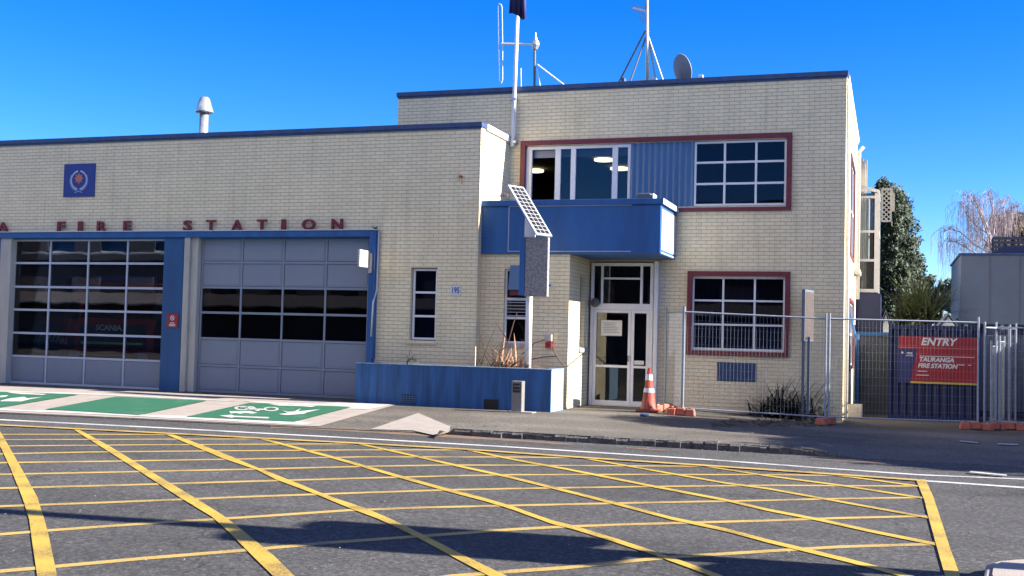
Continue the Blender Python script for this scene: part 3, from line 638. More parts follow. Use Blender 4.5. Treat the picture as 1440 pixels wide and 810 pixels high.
curtain(wx0, wx1, uw[2], uw[3], D+.38); curtain(lw[0], lw[1], lw[2], lw[2]+(lw[3]-lw[2])*.37, D+.16, 'alu', .33); curtain(lw[0], lw[1], lw[2], lw[3], D+.4)
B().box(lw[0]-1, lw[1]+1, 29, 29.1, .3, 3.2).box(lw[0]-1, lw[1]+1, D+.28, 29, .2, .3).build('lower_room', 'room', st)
# wall vent
vx0, vz1 = Q(1009.3, 509, D); vx1, vz0 = Q(1062.7, 537.5, D)
b = B().box(vx0, vx1, D-.012, D-.002, vz0, vz1)
for i in range(5): b.box(vx0, vx1, D-.022, D-.0125, vz0+(vz1-vz0)*(i+.35)/5, vz0+(vz1-vz0)*(i+.6)/5)
for i in range(9): b.box(vx0+(vx1-vx0)*i/8-.006, vx0+(vx1-vx0)*i/8+.006, D-.026, D-.0225, vz0, vz1)
b.build('wall_vent', 'navy', st)
# entry block under balcony
E0 = 24.26; EX1 = -6.85
ew = (Q(708.5, 430, E0)[0], Q(746.5, 430, E0)[0], Q(727, 484.5, E0)[1], Q(727, 378, E0)[1])
wall(GX1+.002, EX1, -.2, 3.47, [ew], E0, .2).build('entry_front_wall', 'brick', st)
wall(E0+.2, D-.002, -.2, 3.47, [(25.2, 25.62, 1.36, 3.06)], EX1, .2, 'X').build('entry_side_wall', 'brick', st)
B().box(EX1-.02, EX1+.05, 25.15, 25.9, 1.26, 1.355).build('sill', 'beige', st)
B().box(EX1-.12, EX1-.1, 25.2, 25.62, 1.36, 3.06).build('glass_pane', 'glass_dark', st)
B().box(GX1+.3, EX1-.3, 25.6, 25.7, 0, 3.4).box(GX1+.3, EX1-.3, E0+.3, 25.6, 0, .05).build('office_lining', 'room', st)
# office window with hopper and louvres
fo = panes('window', ew[0], ew[1], ew[2]+.02, ew[3], E0+.06, [], [Q(727, 420.5, E0)[1], Q(727, 447, E0)[1]], 'white', 'glass_dark', st, .05, .06, 'office window behind the solar pole with an open top sash')
b = B()
for i in range(5):
    z = Q(727, 444-i*4.6, E0)[1]; b.box(ew[0]+.06, ew[1]-.06, E0+.03, E0+.058, z, z+.012)
b.build('louvre_rail', 'alu', fo)
b = B(); p0, p1 = Q(717, 373, E0-.05), Q(745, 408, E0-.05)
b.prism([(p0[0], E0-.01, p0[1]), (p1[0], E0-.01, p0[1]), (p1[0], E0-.16, p1[1]), (p0[0], E0-.16, p1[1])], (0, .02, .004)); b.build('open_sash', 'corr', fo)
B().box(p0[0]+.03, p1[0]-.03, E0-.10, E0-.05, p1[1]-.12, p1[1]-.005).build('sash_sticker', 'red', fo)
B().box(ew[0]-.04, ew[1]+.04, E0-.04, E0+.05, ew[2]-.06, ew[2]+.018).build('sill', 'beige', st)
# balcony box
C0 = 24.19; BX0, BX1 = GX1+.003, -4.79; bz0, bz1 = 3.475, 4.70
B().box(BX0, BX1, C0, D-.062, bz0, bz1-.13).build('balcony', 'blue', st, bevel=.006)
B().box(BX0, BX1+.06, C0-.05, D-.062, bz1-.128, bz1).build('balcony_coping', 'blue', st, bevel=.008)
b = B(); xa, xb = Q(715, 320, C0)[0], Q(888, 320, C0)[0]; za, zb_ = Q(800, 354, C0)[1], Q(800, 288.8, C0)[1]
b.box(xa, xb, C0-.014, C0-.002, zb_-.018, zb_).box(xa, xb, C0-.014, C0-.002, za, za+.018).box(xa, xa+.018, C0-.014, C0-.002, za+.018, zb_-.018); b.build('sign_channel', 'alu', st)
B().box(BX1+.002, BX1+.014, C0+.08, D-.16, bz0+.1, bz1-.22).box(BX1+.002, BX1+.02, C0+.01, D-.08, bz0+.02, bz0+.05).build('sunlit_balcony_end', 'sunlit_end', st)  # thin sheets over the blue end, painted paler as if sunlit
B().box(BX1+.0605, BX1+.066, C0-.048, D-.064, bz1-.126, bz1-.002).build('sunlit_coping_end', 'sunlit_end', st)
# entrance doors
def door_part():
    Yd = D-.10; z0, zt = -.03, 3.40
    lf, rt = Q(829, 470, Yd)[0]+.01, -5.29
    f = B(); W = .075
    f.box(lf, rt, Yd, Yd+.1, zt-W, zt); f.box(lf, lf+W, Yd, Yd+.1, z0, zt-W).box(rt-W, rt, Yd, Yd+.1, z0, zt-W)
    zm0, zm1 = Q(870, 435.5, Yd)[1], Q(870, 427, Yd)[1]
    f.box(lf+W, rt-W, Yd, Yd+.1, zm0, zm1); f.box(lf+W, rt-W, Yd+.01, Yd+.09, z0, z0+.04)
    v1, v2 = Q(846.6, 400, Yd)[0], Q(902, 400, Yd)[0]
    for v in (v1, v2): f.box(v-.03, v+.03, Yd+.01, Yd+.09, zm1, zt-W)
    zh = Q(870, 391.5, Yd)[1]; f.box(v1+.03, v2-.03, Yd+.012, Yd+.088, zh-.022, zh+.022)
    o = f.build('entrance_frame', 'white', st, bevel=.005)
    B().box(lf+W+.002, v1-.032, Yd+.04, Yd+.046, zm1+.002, zt-W-.002).box(v1+.032, v2-.032, Yd+.04, Yd+.046, zm1+.002, zh-.024).box(v1+.032, v2-.032, Yd+.04, Yd+.046, zh+.024, zt-W-.002).box(v2+.032, rt-W-.002, Yd+.04, Yd+.046, zm1+.002, zt-W-.002).build('glass_pane', 'glass_dark', o)
    def leaf(xa, xb, lab):
        g = B(); s = .07; za, zb2 = z0+.045, zm0-.005
        zr = Q(860, 515, Yd)[1]
        g.box(xa, xb, Yd+.015, Yd+.065, zb2-s, zb2).box(xa, xb, Yd+.015, Yd+.065, za, za+.11).box(xa, xa+s, Yd+.016, Yd+.064, za+.11, zb2-s).box(xb-s, xb, Yd+.016, Yd+.064, za+.11, zb2-s).box(xa+s, xb-s, Yd+.017, Yd+.063, zr-.03, zr+.03)
        q = g.build('entrance_door', 'white', st, bevel=.004); q['label'] = lab
        B().box(xa+s, xb-s, Yd+.038, Yd+.043, za+.11, zb2-s).build('glass_pane', 'glass', q)
        return q
    xm = Q(886.5, 500, Yd)[0]
    a = leaf(lf+W+.006, xm-.004, 'wide glazed door leaf with a white notice'); c = leaf(xm+.004, rt-W-.006, 'narrow glazed door leaf')
    n0, n1 = Q(845, 450, Yd), Q(874, 472.5, Yd)
    B().box(n0[0], n1[0], Yd+.030, Yd+.036, n1[1], n0[1]).build('notice', 'paper', a)
    tb = B()
    for i in range(7): tb.box(n0[0]+.05+(.02 if i % 3 else 0), n1[0]-.05-rnd.random()*.12, Yd+.027, Yd+.029, n0[1]-.07-i*.038, n0[1]-.06-i*.038)
    tb.build('notice_print', 'post_grey', a)
    n0, n1 = Q(891.5, 507, Yd), Q(905, 513, Yd); B().box(n0[0], n1[0], Yd+.027, Yd+.033, n1[1], n0[1]).build('notice', 'paper', c)
    hz = Q(885, 505, Yd)[1]; B().tube([(xm-.05, Yd-.03, hz-.06), (xm-.05, Yd-.03, hz+.08)], .012).box(xm-.062, xm-.038, Yd-.03, Yd+.015, hz-.05, hz-.03).box(xm-.062, xm-.038, Yd-.03, Yd+.015, hz+.05, hz+.07).build('handle', 'dkgrey', a)
    B().box(EX1+.002, -5.27, D-.35, D+.3, -.3, -.035).build('door_step', 'conc', st)
    B().box(EX1+.1, -5.3, 29, 29.1, -.05, 3.4).box(-5.26, -5.2, D+.28, 29, -.05, 3.4).box(EX1, EX1+.05, D+.28, 29, -.05, 3.4).box(EX1+.06, -5.27, D+.31, 29, -.08, -.03).box(EX1+.06, -5.27, D+.28, 29, 3.42, 3.5).build('lobby', 'bwood', st)
    B().box(-5.262, -5.17, D-.16, D-.003, -.05, 3.44).build('entry_jamb', 'white', st, bevel=.005)
door_part()
# downpipe on the corner
B().tube([(MX1+.06, 26.35, -.1), (MX1+.06, 26.35, 5.2), (MX1+.04, 26.35, 7.5)], .045).build('downpipe', 'cap_white', st, smooth=True)
B().tube([(MX1+.08, 34.0, 2.9), (MX1+.08, 34.0, 7.2), (MX1+.2, 34.0, 7.35)], .05).build('downpipe', 'cap_white', st, smooth=True)
# side windows
def sidewin(s, lab):
    y0, y1, z0, z1 = s; f = B(); t = .07; X = MX1-.055
    f.box(X-.02, X+.09, y0-.1, y1+.1, z1-.02, z1+t).box(X-.02, X+.09, y0-.1, y1+.1, z0-t, z0+.02).box(X-.02, X+.088, y0-.1, y0+.02, z0+.02, z1-.02).box(X-.02, X+.088, y1-.02, y1+.1, z0+.02, z1-.02)
    o = f.build('window_surround', 'red', st); g = B()
    for i in range(4):
        y = y0+.05+(y1-y0-.1)*i/3; X = MX1; g.box(X-.06, X-.01, y-.03, y+.03, z0+.02, z1-.02)
    for z in (z0+.04, (z0+z1)/2, z1-.04): g.box(X-.055, X-.015, y0+.02, y1-.02, z-.025, z+.025)
    w = g.build('window', 'white', st); w['label'] = lab
    B().box(X-.04, X-.035, y0, y1, z0, z1).build('glass_pane', 'glass_dark', w)
sidewin(sw1, 'upper window in the sunlit side wall'); sidewin(sw2, 'lower window in the sunlit side wall')
B().box(MX1+.002, MX1+.16, 33.0, 34.5, 3.6, 3.72).build('side_ledge', 'cap_white', st)
# glazed bay on the rear side
y0 = 35.2; bx0, bx1 = MX1+.01, Q(1236.5, 340, y0)[0]; z0, z1, z1b = Q(1220, 411, y0)[1], Q(1206, 259, y0)[1], Q(1237, 267, y0)[1]
f = B(); W = .10
f.prism([(bx0, y0, z1-W), (bx1, y0, z1b-W), (bx1, y0, z1b), (bx0, y0, z1)], (0, .08, 0)).box(bx0, bx1, y0, y0+.08, z0, z0+W).box(bx0, bx0+.07, y0+.001, y0+.08, z0+W, z1-W)
f.prism([(bx1-.14, y0+.001, z0+W), (bx1, y0+.001, z0+W), (bx1, y0+.001, z1b-W), (bx1-.14, y0+.001, z1b-W)], (0, .078, 0))
for yy in (277, 325.5, 366): z = Q(1220, yy, y0)[1]; f.box(bx0+.07, bx1-.14, y0+.004, y0+.07, z-.035, z+.035)
for yy in (325.5, 411): z = Q(1220, yy, y0)[1]; f.box(bx1-.05, bx1, y0+.08, 38, z-.035, z+.035)
f.box(bx1-.05, bx1, y0+.08, 38, z1b-.08, z1b).box(bx1-.06, bx1, 37.9, 38, z0, z1b)
bo = f.build('glazed_bay', 'cap_white', st)
B().box(bx0+.07, bx1-.14, y0+.04, y0+.046, z0+W, z1b-.1).box(bx1-.03, bx1-.024, y0+.1, 37.9, z0+.05, z1b-.1).build('glass_pane', 'glass', bo)
B().box(bx0, bx1-.2, 36.6, 36.7, z0, z1-.1).box(bx0, bx1-.2, y0+.1, 38, z0-.02, z0+.02).build('bay_lining', 'bwood', bo)
curtain(bx0+.08, bx0+.36, z0+1.0, z1-.4, y0+.35, 'beige', .09)
B().box(bx0, bx1+.06, y0-.05, 38, z0-1.25, z0-.03).build('bay_base', 'contain', st)
B().box(MX1-2, MX1+.03, BK+.27, 41, -.3, 7.0).build('rear_block', 'brick', st)
b = B().box(MX1+.04, MX1+.2, 36, 36.6, 6.3, 7.25).box(MX1+.22, MX1+.26, 36, 36.3, 6.3, 7.3).box(MX1+.05, MX1+.14, 36.1, 36.5, 7.26, 7.34); b.build('rear_flue', 'beige', st)
# lattice screen
lt = thing('lattice_screen', (.0, 38.2, 5), 'white diamond lattice screen beside the rear glazed bay', 'lattice screen')
lx0, lx1 = bx1+.02, Q(1254, 290, 38.2)[0]; lz0, lz1 = Q(1247, 312, 38.2)[1], Q(1247, 264.5, 38.2)[1]
b = B().box(lx0, lx1, 38.2, 38.24, lz0, lz0+.05).box(lx0, lx1, 38.2, 38.24, lz1-.05, lz1).box(lx0, lx0+.05, 38.201, 38.239, lz0, lz1).box(lx1-.05, lx1, 38.201, 38.239, lz0, lz1)
b.box(lx1-.002, lx1+.03, 38.2401, 39.6, lz0, lz0+.05).box(lx1-.002, lx1+.03, 38.24, 39.6, lz1-.05, lz1).box(lx1-.002, lx1+.10, 39.6, 39.64, lz0+.5, lz1)
b.build('frame', 'beige', lt)
b = B(); s = .15; X = lx0-(lz1-lz0)
while X < lx1:
    for sg in (1, -1):
        pts = []
        for z, xx in ((lz0+.03, X), (lz1-.03, X+(lz1-lz0-.06))):
            pts.append((xx, z))
        (xa, za), (xb, zb) = pts
        if xa < lx0: za += (lx0-xa); xa = lx0
        if xb > lx1: zb -= (xb-lx1); xb = lx1
        if zb > za:
            if sg < 0: xa, xb = lx0+lx1-xa, lx0+lx1-xb
            b.prism([(xa-.022, 38.205+(.01 if sg > 0 else 0), za), (xa+.022, 38.205+(.01 if sg > 0 else 0), za), (xb+.022, 38.205+(.01 if sg > 0 else 0), zb), (xb-.022, 38.205+(.01 if sg > 0 else 0), zb)], (0, .009, 0))
    X += s
b.build('slats', 'beige', lt)

# ------------------------------------------------------------------ signs on the walls
cr = thing('crest_sign', P(111, 275, G-.02), 'square blue sign with silver fern wreath and orange star on the garage wall', 'sign')
ex0, ex1 = Q(89.8, 254, G-.03)[0], Q(133, 254, G-.03)[0]; ez0, ez1 = Q(111, 276.8, G-.03)[1], Q(111, 230.5, G-.03)[1]
B().box(ex0, ex1, G-.035, G-.003, ez0, ez1).build('sign_board', 'sign_blue', cr)
cxm, czm = (ex0+ex1)/2, (ez0+ez1)/2+.01; R_ = .265
fr = B()
for sg in (-1, 1):
    for i in range(22):
        a0 = math.radians(-82+i*7.4); a1 = math.radians(-82+(i+1)*7.4)
        for q in ((a0, a1),):
            rr = R_-.02; w0, w1 = .012+.02*(i/22), .012+.02*((i+1)/22)
            fr.face([(cxm+sg*math.cos(q[0])*(rr-w0), G-.040, czm+math.sin(q[0])*(rr-w0)), (cxm+sg*math.cos(q[0])*(rr+w0*.3), G-.040, czm+math.sin(q[0])*(rr+w0*.3)), (cxm+sg*math.cos(q[1])*(rr+w1*.3), G-.040, czm+math.sin(q[1])*(rr+w1*.3)), (cxm+sg*math.cos(q[1])*(rr-w1), G-.040, czm+math.sin(q[1])*(rr-w1))])
        if i < 15:
            for side in (1, -1):
                ln = (.12 if side > 0 else .08)*(1-.03*i); dr = a0+side*math.radians(50)*(1 if side > 0 else 1)
                px_, pz_ = math.cos(a0)*rr, math.sin(a0)*rr
                tx, tz = (math.cos(a0)*side*.55-math.sin(a0)*.83), (math.sin(a0)*side*.55+math.cos(a0)*.83)
                nx, nz = -tz*.014, tx*.014
                fr.face([(cxm+sg*(px_-nx), G-.041, czm+pz_-nz), (cxm+sg*(px_+nx), G-.041, czm+pz_+nz), (cxm+sg*(px_+tx*ln), G-.041, czm+pz_+tz*ln)])
for sg in (-1, 1): fr.face([(cxm-sg*.02, G-.042, czm-.30), (cxm-sg*.02, G-.042, czm-.28), (cxm+sg*.12, G-.042, czm-.325), (cxm+sg*.12, G-.042, czm-.34)])
fr.build('fern_wreath', 'fern_white', cr)
stp = []
for i in range(16):
    a = 2*PI*i/16+PI/16*0; r = .16 if i % 2 == 0 else .085; stp.append((cxm+r*math.sin(a), G-.043, czm+.04+r*math.cos(a)))
B().prism(stp, (0, .004, 0)).build('star', 'crest_or', cr)
nb = thing('house_number', P(640, 415, G), 'small white plate reading 195 on the brick beside the narrow window', 'number sign')
n0, n1 = Q(633.4, 401.8, G-.01), Q(647.8, 415.6, G-.01)
B().box(n0[0], n1[0], G-.015, G-.002, n1[1], n0[1]).build('plate', 'paper', nb)
B().text('195', .19, FRONT((n0[0]+n1[0])/2, G-.019, (n0[1]+n1[1])/2), ext=.001, off=.004, sx=.72).build('digits', 'sign_blue', nb)
ns = thing('warning_sign', P(242, 460, 23.9), 'small red no-entry warning sign on the blue pillar between the garage doors', 'sign')
n0, n1 = Q(235.5, 440.5, 23.92), Q(250.2, 460.5, 23.92)
B().box(n0[0], n1[0], 23.905, 23.927, n1[1], n0[1]).build('sign_board', 'banner_red', ns)
b = B(); cx_, cz_ = (n0[0]+n1[0])/2, n1[1]+.235; n = 16
for i in range(n):
    a, c = 2*PI*i/n, 2*PI*(i+1)/n
    b.face([(cx_+.062*math.cos(a), 23.902, cz_+.062*math.sin(a)), (cx_+.062*math.cos(c), 23.902, cz_+.062*math.sin(c)), (cx_+.045*math.cos(c), 23.902, cz_+.045*math.sin(c)), (cx_+.045*math.cos(a), 23.902, cz_+.045*math.sin(a))])
b.face([(cx_-.045, 23.901, cz_+.03), (cx_-.03, 23.901, cz_+.045), (cx_+.045, 23.901, cz_-.03), (cx_+.03, 23.901, cz_-.045)])
for i, wdt in enumerate((.095, .09, .06)): b.box(cx_-wdt, cx_+wdt, 23.901, 23.903, n1[1]+.03+i*.036, n1[1]+.048+i*.036)
b.build('symbol', 'banner_white', ns)
# projecting box on the jamb
pj = thing('projecting_box', P(520, 376, 23.8), 'white box projecting from the blue jamb above the right garage door', 'box')
zt_, zb_ = Q(515, 351.5, 23.5)[1], Q(515, 375.5, 23.5)[1]
B().box(jx1-.16, jx1-.10, 23.30, 23.855, zb_, zt_).build('box', 'beige', pj, bevel=.006)
B().box(jx1-.13, jx1-.04, 23.8, 23.857, zb_-.12, zt_-.05).build('bracket', 'beige', pj)
cdt = B().tube([(jx1+.06, 23.93, bt-.02), (jx1+.05, 23.93, 2.6), (jx1+.02, 23.82, 2.3), (jx1-.005, 23.82, 1.5)], .022)
tag(cdt.build('conduit', 'cap_white', smooth=True), 'thin white conduit running down the blue jamb of the right garage door', 'conduit')
# small fittings near the door
al = thing('alarm_bell', P(837, 432, D-.2), 'round dark alarm bell at the top left of the entrance door', 'alarm bell')
p = P(837, 425.5, D-.18); b = B(); n = 20
b.tube([p+Vector((0, .07, 0)), p, p+Vector((0, -.03, 0)), p+Vector((0, -.055, 0))], [.10, .112, .09, .03], 20); b.build('gong', 'dkgrey', al, smooth=True)
B().text('FIRE', .05, FRONT(p.x, p.y-.06, p.z), .001, .001).build('lettering', 'red', al)
mb_ = thing('meter_box', P(771, 480, E0), 'small grey meter box fixed above the red hydrant sign on the entry wall', 'meter box')
p0, p1 = Q(766.5, 470, E0-.1), Q(775.5, 480, E0-.1); B().box(p0[0], p1[0], E0-.12, E0-.002, p1[1], p0[1]).box(p0[0]+.02, p1[0]-.02, E0-.126, E0-.1205, p1[1]+.02, p0[1]-.02).build('box', 'beige', mb_, bevel=.006)
hd = thing('hydrant_box', P(771, 490, E0), 'small square red box on the entry wall under the grey meter box', 'hydrant box')
p0, p1 = Q(767, 480.6, E0-.06), Q(775.5, 489.5, E0-.06); B().box(p0[0], p1[0], E0-.08, E0-.002, p1[1], p0[1]).build('box', 'truck_red', hd, bevel=.005)
B().box(p0[0]+.035, p1[0]-.035, E0-.088, E0-.0805, p1[1]+.035, p0[1]-.035).build('pull_plate', 'red', hd)
rs = thing('round_sign', P(772, 405, E0), 'small round blue and white disc half hidden behind the pebbled box', 'sign')
p = P(771.5, 401.5, E0-.02); B().tube([p, p+Vector((0, .018, 0))], .085, 20).build('disc', 'paper', rs)
B().prism([(p.x-.05, p.y-.004, p.z), (p.x+.05, p.y-.004, p.z-.03), (p.x+.05, p.y-.004, p.z+.03)], (0, .003, 0)).build('mark', 'sign_blue', rs)

# ------------------------------------------------------------------ planter
pl = thing('planter', (-9.1, 22.95, 0), 'long weathered blue rendered planter wall in front of the entry', 'planter')
PX0, PX1, PY0, PY1, PT = -11.45, -6.835, 22.95, 23.9, .895
b = B().box(PX0, PX1-.001, PY0, PY0+.14, -.15, PT).box(PX0, PX0+.14, PY0+.142, 23.98, -.15, PT-.002); b.build('planter_wall', 'blue_planter', pl, bevel=.008)
B().box(PX1-.14, PX1+.003, PY0+.012, PY1, -.15, PT-.002).build('planter_end', 'sunlit_render', pl)
b = B().box(PX0-.01, PX1+.015, PY0-.012, PY0+.15, PT+.001, PT+.018).box(PX1-.15, PX1+.014, PY0+.151, PY1, PT+.001, PT+.017); b.build('planter_rim', 'sunlit_render', pl)  # rim takes the lighter blue too, painted as catching the sun
B().box(PX0+.14, PX1-.14, PY0+.14, 23.97, .0, PT-.1).build('soil', 'dirt', pl)
for (x0, ya, x1, yb) in ((564.7, 555, 584, 567), (681.5, 561.8, 700, 575)):
    a = Q(x0, ya, PY0); c = Q(x1, yb, PY0); B().box(a[0]-.01, c[0]+.01, PY0-.006, PY0-.001, c[1]-.01, a[1]+.01).build('vent_recess', 'black', pl); v = B()
    for i in range(4): v.box(a[0], c[0], PY0-.018, PY0-.0065, c[1]+(a[1]-c[1])*(i+.1)/4, c[1]+(a[1]-c[1])*(i+.35)/4)
    for i in range(6): v.box(a[0]+(c[0]-a[0])*i/5-.006, a[0]+(c[0]-a[0])*i/5+.006, PY0-.022, PY0-.0185, c[1], a[1])
    v.build('vent_grille', 'corr' if x0 < 600 else 'black', pl)
pf = thing('dry_flax', (-8.2, 23.5, PT-.1), 'dead brown flax plant sprawling out of the blue planter', 'plant')
b = B(); b2 = B()
for i in range(70):
    a = rnd.uniform(.1, 2.4) if i % 3 else rnd.uniform(-.2, 3.3); sx = rnd.gauss(-8.05, .22)
    b.blade((sx, 23.5+rnd.uniform(-.2, .25), PT-.1), (math.cos(a)*.8+.35, rnd.uniform(-.3, .3), rnd.uniform(.5, 1.2)), rnd.uniform(.45, .95), rnd.uniform(.03, .055), rnd.uniform(.3, 1.8), 6)
for i in range(36):
    a = rnd.uniform(0, PI); b2.blade((rnd.gauss(-8.35, .25), 23.55+rnd.uniform(-.2, .2), PT-.1), (math.cos(a), rnd.uniform(-.2, .2), rnd.uniform(.5, 1.8)), rnd.uniform(.5, 1.35), rnd.uniform(.018, .035), rnd.uniform(.4, 2.4), 7)
for q in (((690, 516), (715, 480), (722, 455), (727, 440)), ((715, 480), (706, 466), (697, 452)), ((735, 498), (752, 482), (766, 478)), ((776, 484), (782, 500), (793, 516)), ((745, 506), (764, 502), (784, 501)), ((678, 470), (680, 490), (700, 512))):
    b2.tube([P(x, y, 23.55) for x, y in q], .012, 5)
b.build('dead_leaves', 'dry', pf); b2.build('dead_stalks', 'drydk', pf)
hp = B()
for i in range(12):
    a = rnd.uniform(0, 2*PI); hp.blade(P(575, 508, PY0+.05), (math.cos(a), -.3+.3*math.sin(a), .8), rnd.uniform(.2, .42), .035, rnd.uniform(1, 3), 5)
hp.blade(P(575, 507, PY0-.01), (0, -.25, .1), .2, .05, 6, 6)
tag(hp.build('fern', 'leaf'), 'small green fern hanging over the rim of the blue planter', 'plant')
for (x, y, Y, lab, mm) in ((527, 322, 23.9, 'tiny dark weed growing on the right end of the blue lintel', 'leaf_dk'), (649, 250, G-.03, 'tiny straw coloured weed rooted in the brick below the garage coping', 'dry'), (706, 277, 24.4, 'dry straw weeds on the left end of the balcony ledge', 'dry')):
    b = B(); p = P(x, y, Y)
    for i in range(16): b.blade(p+Vector((rnd.gauss(0, .10 if x == 706 else .02), 0, 0)), (rnd.uniform(-1, 1), rnd.uniform(-.6, 0), rnd.uniform(.2, 1)), rnd.uniform(.08, .17), .03, 1.2, 3)
    if x == 649: b.tube([p+Vector((0, 0, -.15)), p+Vector((.03, -.02, .0))], .008, 4)
    tag(b.build('weed', mm), lab, 'weed')

# post box / bollard
po = S(728, 580.3); pbx = thing('letter_post', (po[0], po[1], gz(*po)), 'stone grey metal letter post standing before the blue planter', 'post')
hx0, hx1 = Q(719, 560, po[1])[0], Q(733.8, 560, po[1])[0]; ht = Q(726, 535.8, po[1])[1]
B().box(hx0, hx1, po[1], po[1]+.2, gz(*po)-.02, ht).build('body', 'post_grey', pbx, bevel=.012)
B().box(hx0+.03, hx1-.03, po[1]-.006, po[1]-.001, ht-.24, ht-.05).build('slot_panel', 'black', pbx)
B().box(hx0+.05, hx1-.05, po[1]-.014, po[1]-.0065, ht-.12, ht-.09).box(hx0+.05, hx1-.05, po[1]-.014, po[1]-.0065, ht-.19, ht-.175).build('slot_lip', 'dkgrey', pbx)
B().box(hx0-.12, hx1+.25, po[1]-.05, po[1]+.24, gz(*po)-.02, gz(*po)+.02).build('base_pad', 'conc', pbx)

# solar pole
sp = thing('solar_pole', (-7.55, 23.45, .8), 'white pole in the planter carrying a solar panel and a pebbled grey box', 'solar pole')
B().tube([(-7.53, 23.45, PT-.1), (-7.53, 23.45, 4.15)], .075, 16).build('pole', 'white', sp, smooth=True)
bx = Q(738.5, 380, 23.2); bx_r = Q(770.5, 380, 23.2); zt_ = Q(755, 333.5, 23.2)[1]; zb_ = Q(755, 417, 23.2)[1]
B().box(bx[0], bx_r[0], 23.17, 23.30, zb_, zt_).build('pebbled_panel', 'pebble', sp, bevel=.008)
B().box(Q(731, 380, 23.2)[0], bx[0]-.002, 23.15, 23.36, zb_+.02, zt_).build('side_plate', 'blue', sp, bevel=.01)
B().box(-7.63, -7.40, 23.301, 23.38, 3.6, 4.2).build('bracket', 'white', sp)
az_, ti_ = math.radians(62.88), math.radians(50.93); Wv = Vector((math.cos(az_), math.sin(az_), 0)); Hn = Vector((math.sin(az_), -math.cos(az_), 0)); Lv = Hn*math.cos(ti_)+Vector((0, 0, -math.sin(ti_))); Nv = Hn*math.sin(ti_)+Vector((0, 0, math.cos(ti_)))
cc = Vector((-7.513, 23.3, 4.37)); l, wd = 1.477, .487
def rect(b, u0, u1, v0, v1, n0, n1): b.prism([cc+Lv*u0+Wv*v0+Nv*n0, cc+Lv*u1+Wv*v0+Nv*n0, cc+Lv*u1+Wv*v1+Nv*n0, cc+Lv*u0+Wv*v1+Nv*n0], Nv*(n1-n0))
b = B(); rect(b, -l/2, l/2, -wd/2, wd/2, -.035, -.002); pvo = b.build('panel_frame', 'alu', sp)
b = B(); rect(b, -l/2+.03, l/2-.03, -wd/2+.025, wd/2-.025, -.0015, .001); b.build('backing', 'pvback', pvo)
b = B(); cl, cw = (l-.09)/12, (wd-.08)/3
for i in range(12):
    for j in range(3): rect(b, -l/2+.045+cl*i+.008, -l/2+.045+cl*(i+1)-.008, -wd/2+.04+cw*j+.009, -wd/2+.04+cw*(j+1)-.009, .0015, .003)
b.build('cells', 'solar', pvo)
b = B().tube([(-7.53, 23.42, 4.1), cc-Nv*.04], .03, 8); b.build('tilt_arm', 'dkgrey', sp)

# ------------------------------------------------------------------ roof gear
fp = thing('flagpole', (-8.93, D-.1, 6.25), 'white flagpole bracketed to the brick above the garage roof edge', 'flagpole')
p0, p1 = P(720.5, 206, D-.14), P(729.5, -25, D-.14)
B().tube([p0, p1], [.055, .04], 12).build('pole', 'white', fp, smooth=True)
for yy in (140, 200): p = P(723, yy, D-.1); B().box(p.x-.07, p.x+.07, D-.19, D-.002, p.z-.03, p.z+.03).build('bracket', 'steel', fp)
B().tube([p0+Vector((.07, -.05, .2)), p1+Vector((.07, -.05, 0))], .006, 5).build('halyard', 'white', fp)
fl = B(); prev = None
top = P(730, -22, D-.15).z; pm = P(729, 0, D-.15)
cols = [(-.20, 0), (-.14, .05), (-.08, -.04), (-.01, .05), (.06, -.05), (.12, .04), (.18, -.04), (.24, .02)]
for i, (dx, dy) in enumerate(cols):
    zb = Q(730, (20, 19, 21, 22, 25, 29, 31, 28)[i], D-.15)[1]; a = fl.bm.verts.new((pm.x+dx*.9, D-.26+dy, top)); c = fl.bm.verts.new((pm.x+dx, D-.26+dy, zb))
    if prev: fl.bm.faces.new((prev[0], prev[1], c, a))
    prev = (a, c)
fo_ = fl.build('flag', 'flag', smooth=True); sm = fo_.modifiers.new('thick', 'SOLIDIFY'); sm.thickness = .006
tag(fo_, 'dark navy flag hanging limp from the top of the flagpole', 'flag')

vt = thing('roof_vent', P(286, 195, 28), 'galvanised flue pipe with a conical cowl rising above the garage roof', 'roof vent')
p = P(286, 192, 28); r = .13
B().tube([(p.x, 28, 6.1), (p.x, 28, Q(286, 158, 28)[1]+.02)], r, 20).build('pipe', 'steel', vt, smooth=True)
za, zb = Q(286, 158.5, 28)[1], Q(286, 139, 28)[1]
B().tube([(p.x, 28, za), (p.x, 28, za+.03), (p.x, 28, zb), (p.x, 28, zb+.05)], [.255, .265, .145, .10], 24).build('cowl', 'steel', vt, smooth=True)

an = thing('dipole_antenna', P(751, 128, 28), 'tall folded dipole aerial on a short mast behind the flagpole', 'antenna')
Ya = 28.0
B().tube([P(751.5, 140, Ya), P(751.8, 66, Ya)], .035, 8).build('mast', 'dkgrey', an)
p = P(753, 62, Ya); B().tube([p+Vector((-.06, 0, -.16)), p+Vector((-.02, 0, -.12)), p+Vector((0, 0, -.02)), p+Vector((0, 0, .06)), p+Vector((0, 0, .12)), p+Vector((0, 0, .30))], [.03, .08, .11, .10, .04, .012], 12).build('mast_head', 'steel', an)
B().tube([P(705, 61.5, Ya), P(748, 62.5, Ya)], .03, 8).build('boom', 'white', an)
loop = [P(*q, Ya) for q in ((704.5, 6), (706, 10), (706.8, 60), (706.8, 112), (705, 117), (702.5, 114), (701, 60), (700.4, 10), (702, 5), (704.5, 6))]
B().tube(loop, .011, 6, cap=False).build('dipole_loop', 'white', an)
B().tube([P(756, 91, Ya), P(802, 126, Ya)], .022, 6).tube([P(755, 96, Ya), P(761, 128, Ya)], .015, 6).build('brace', 'white', an)
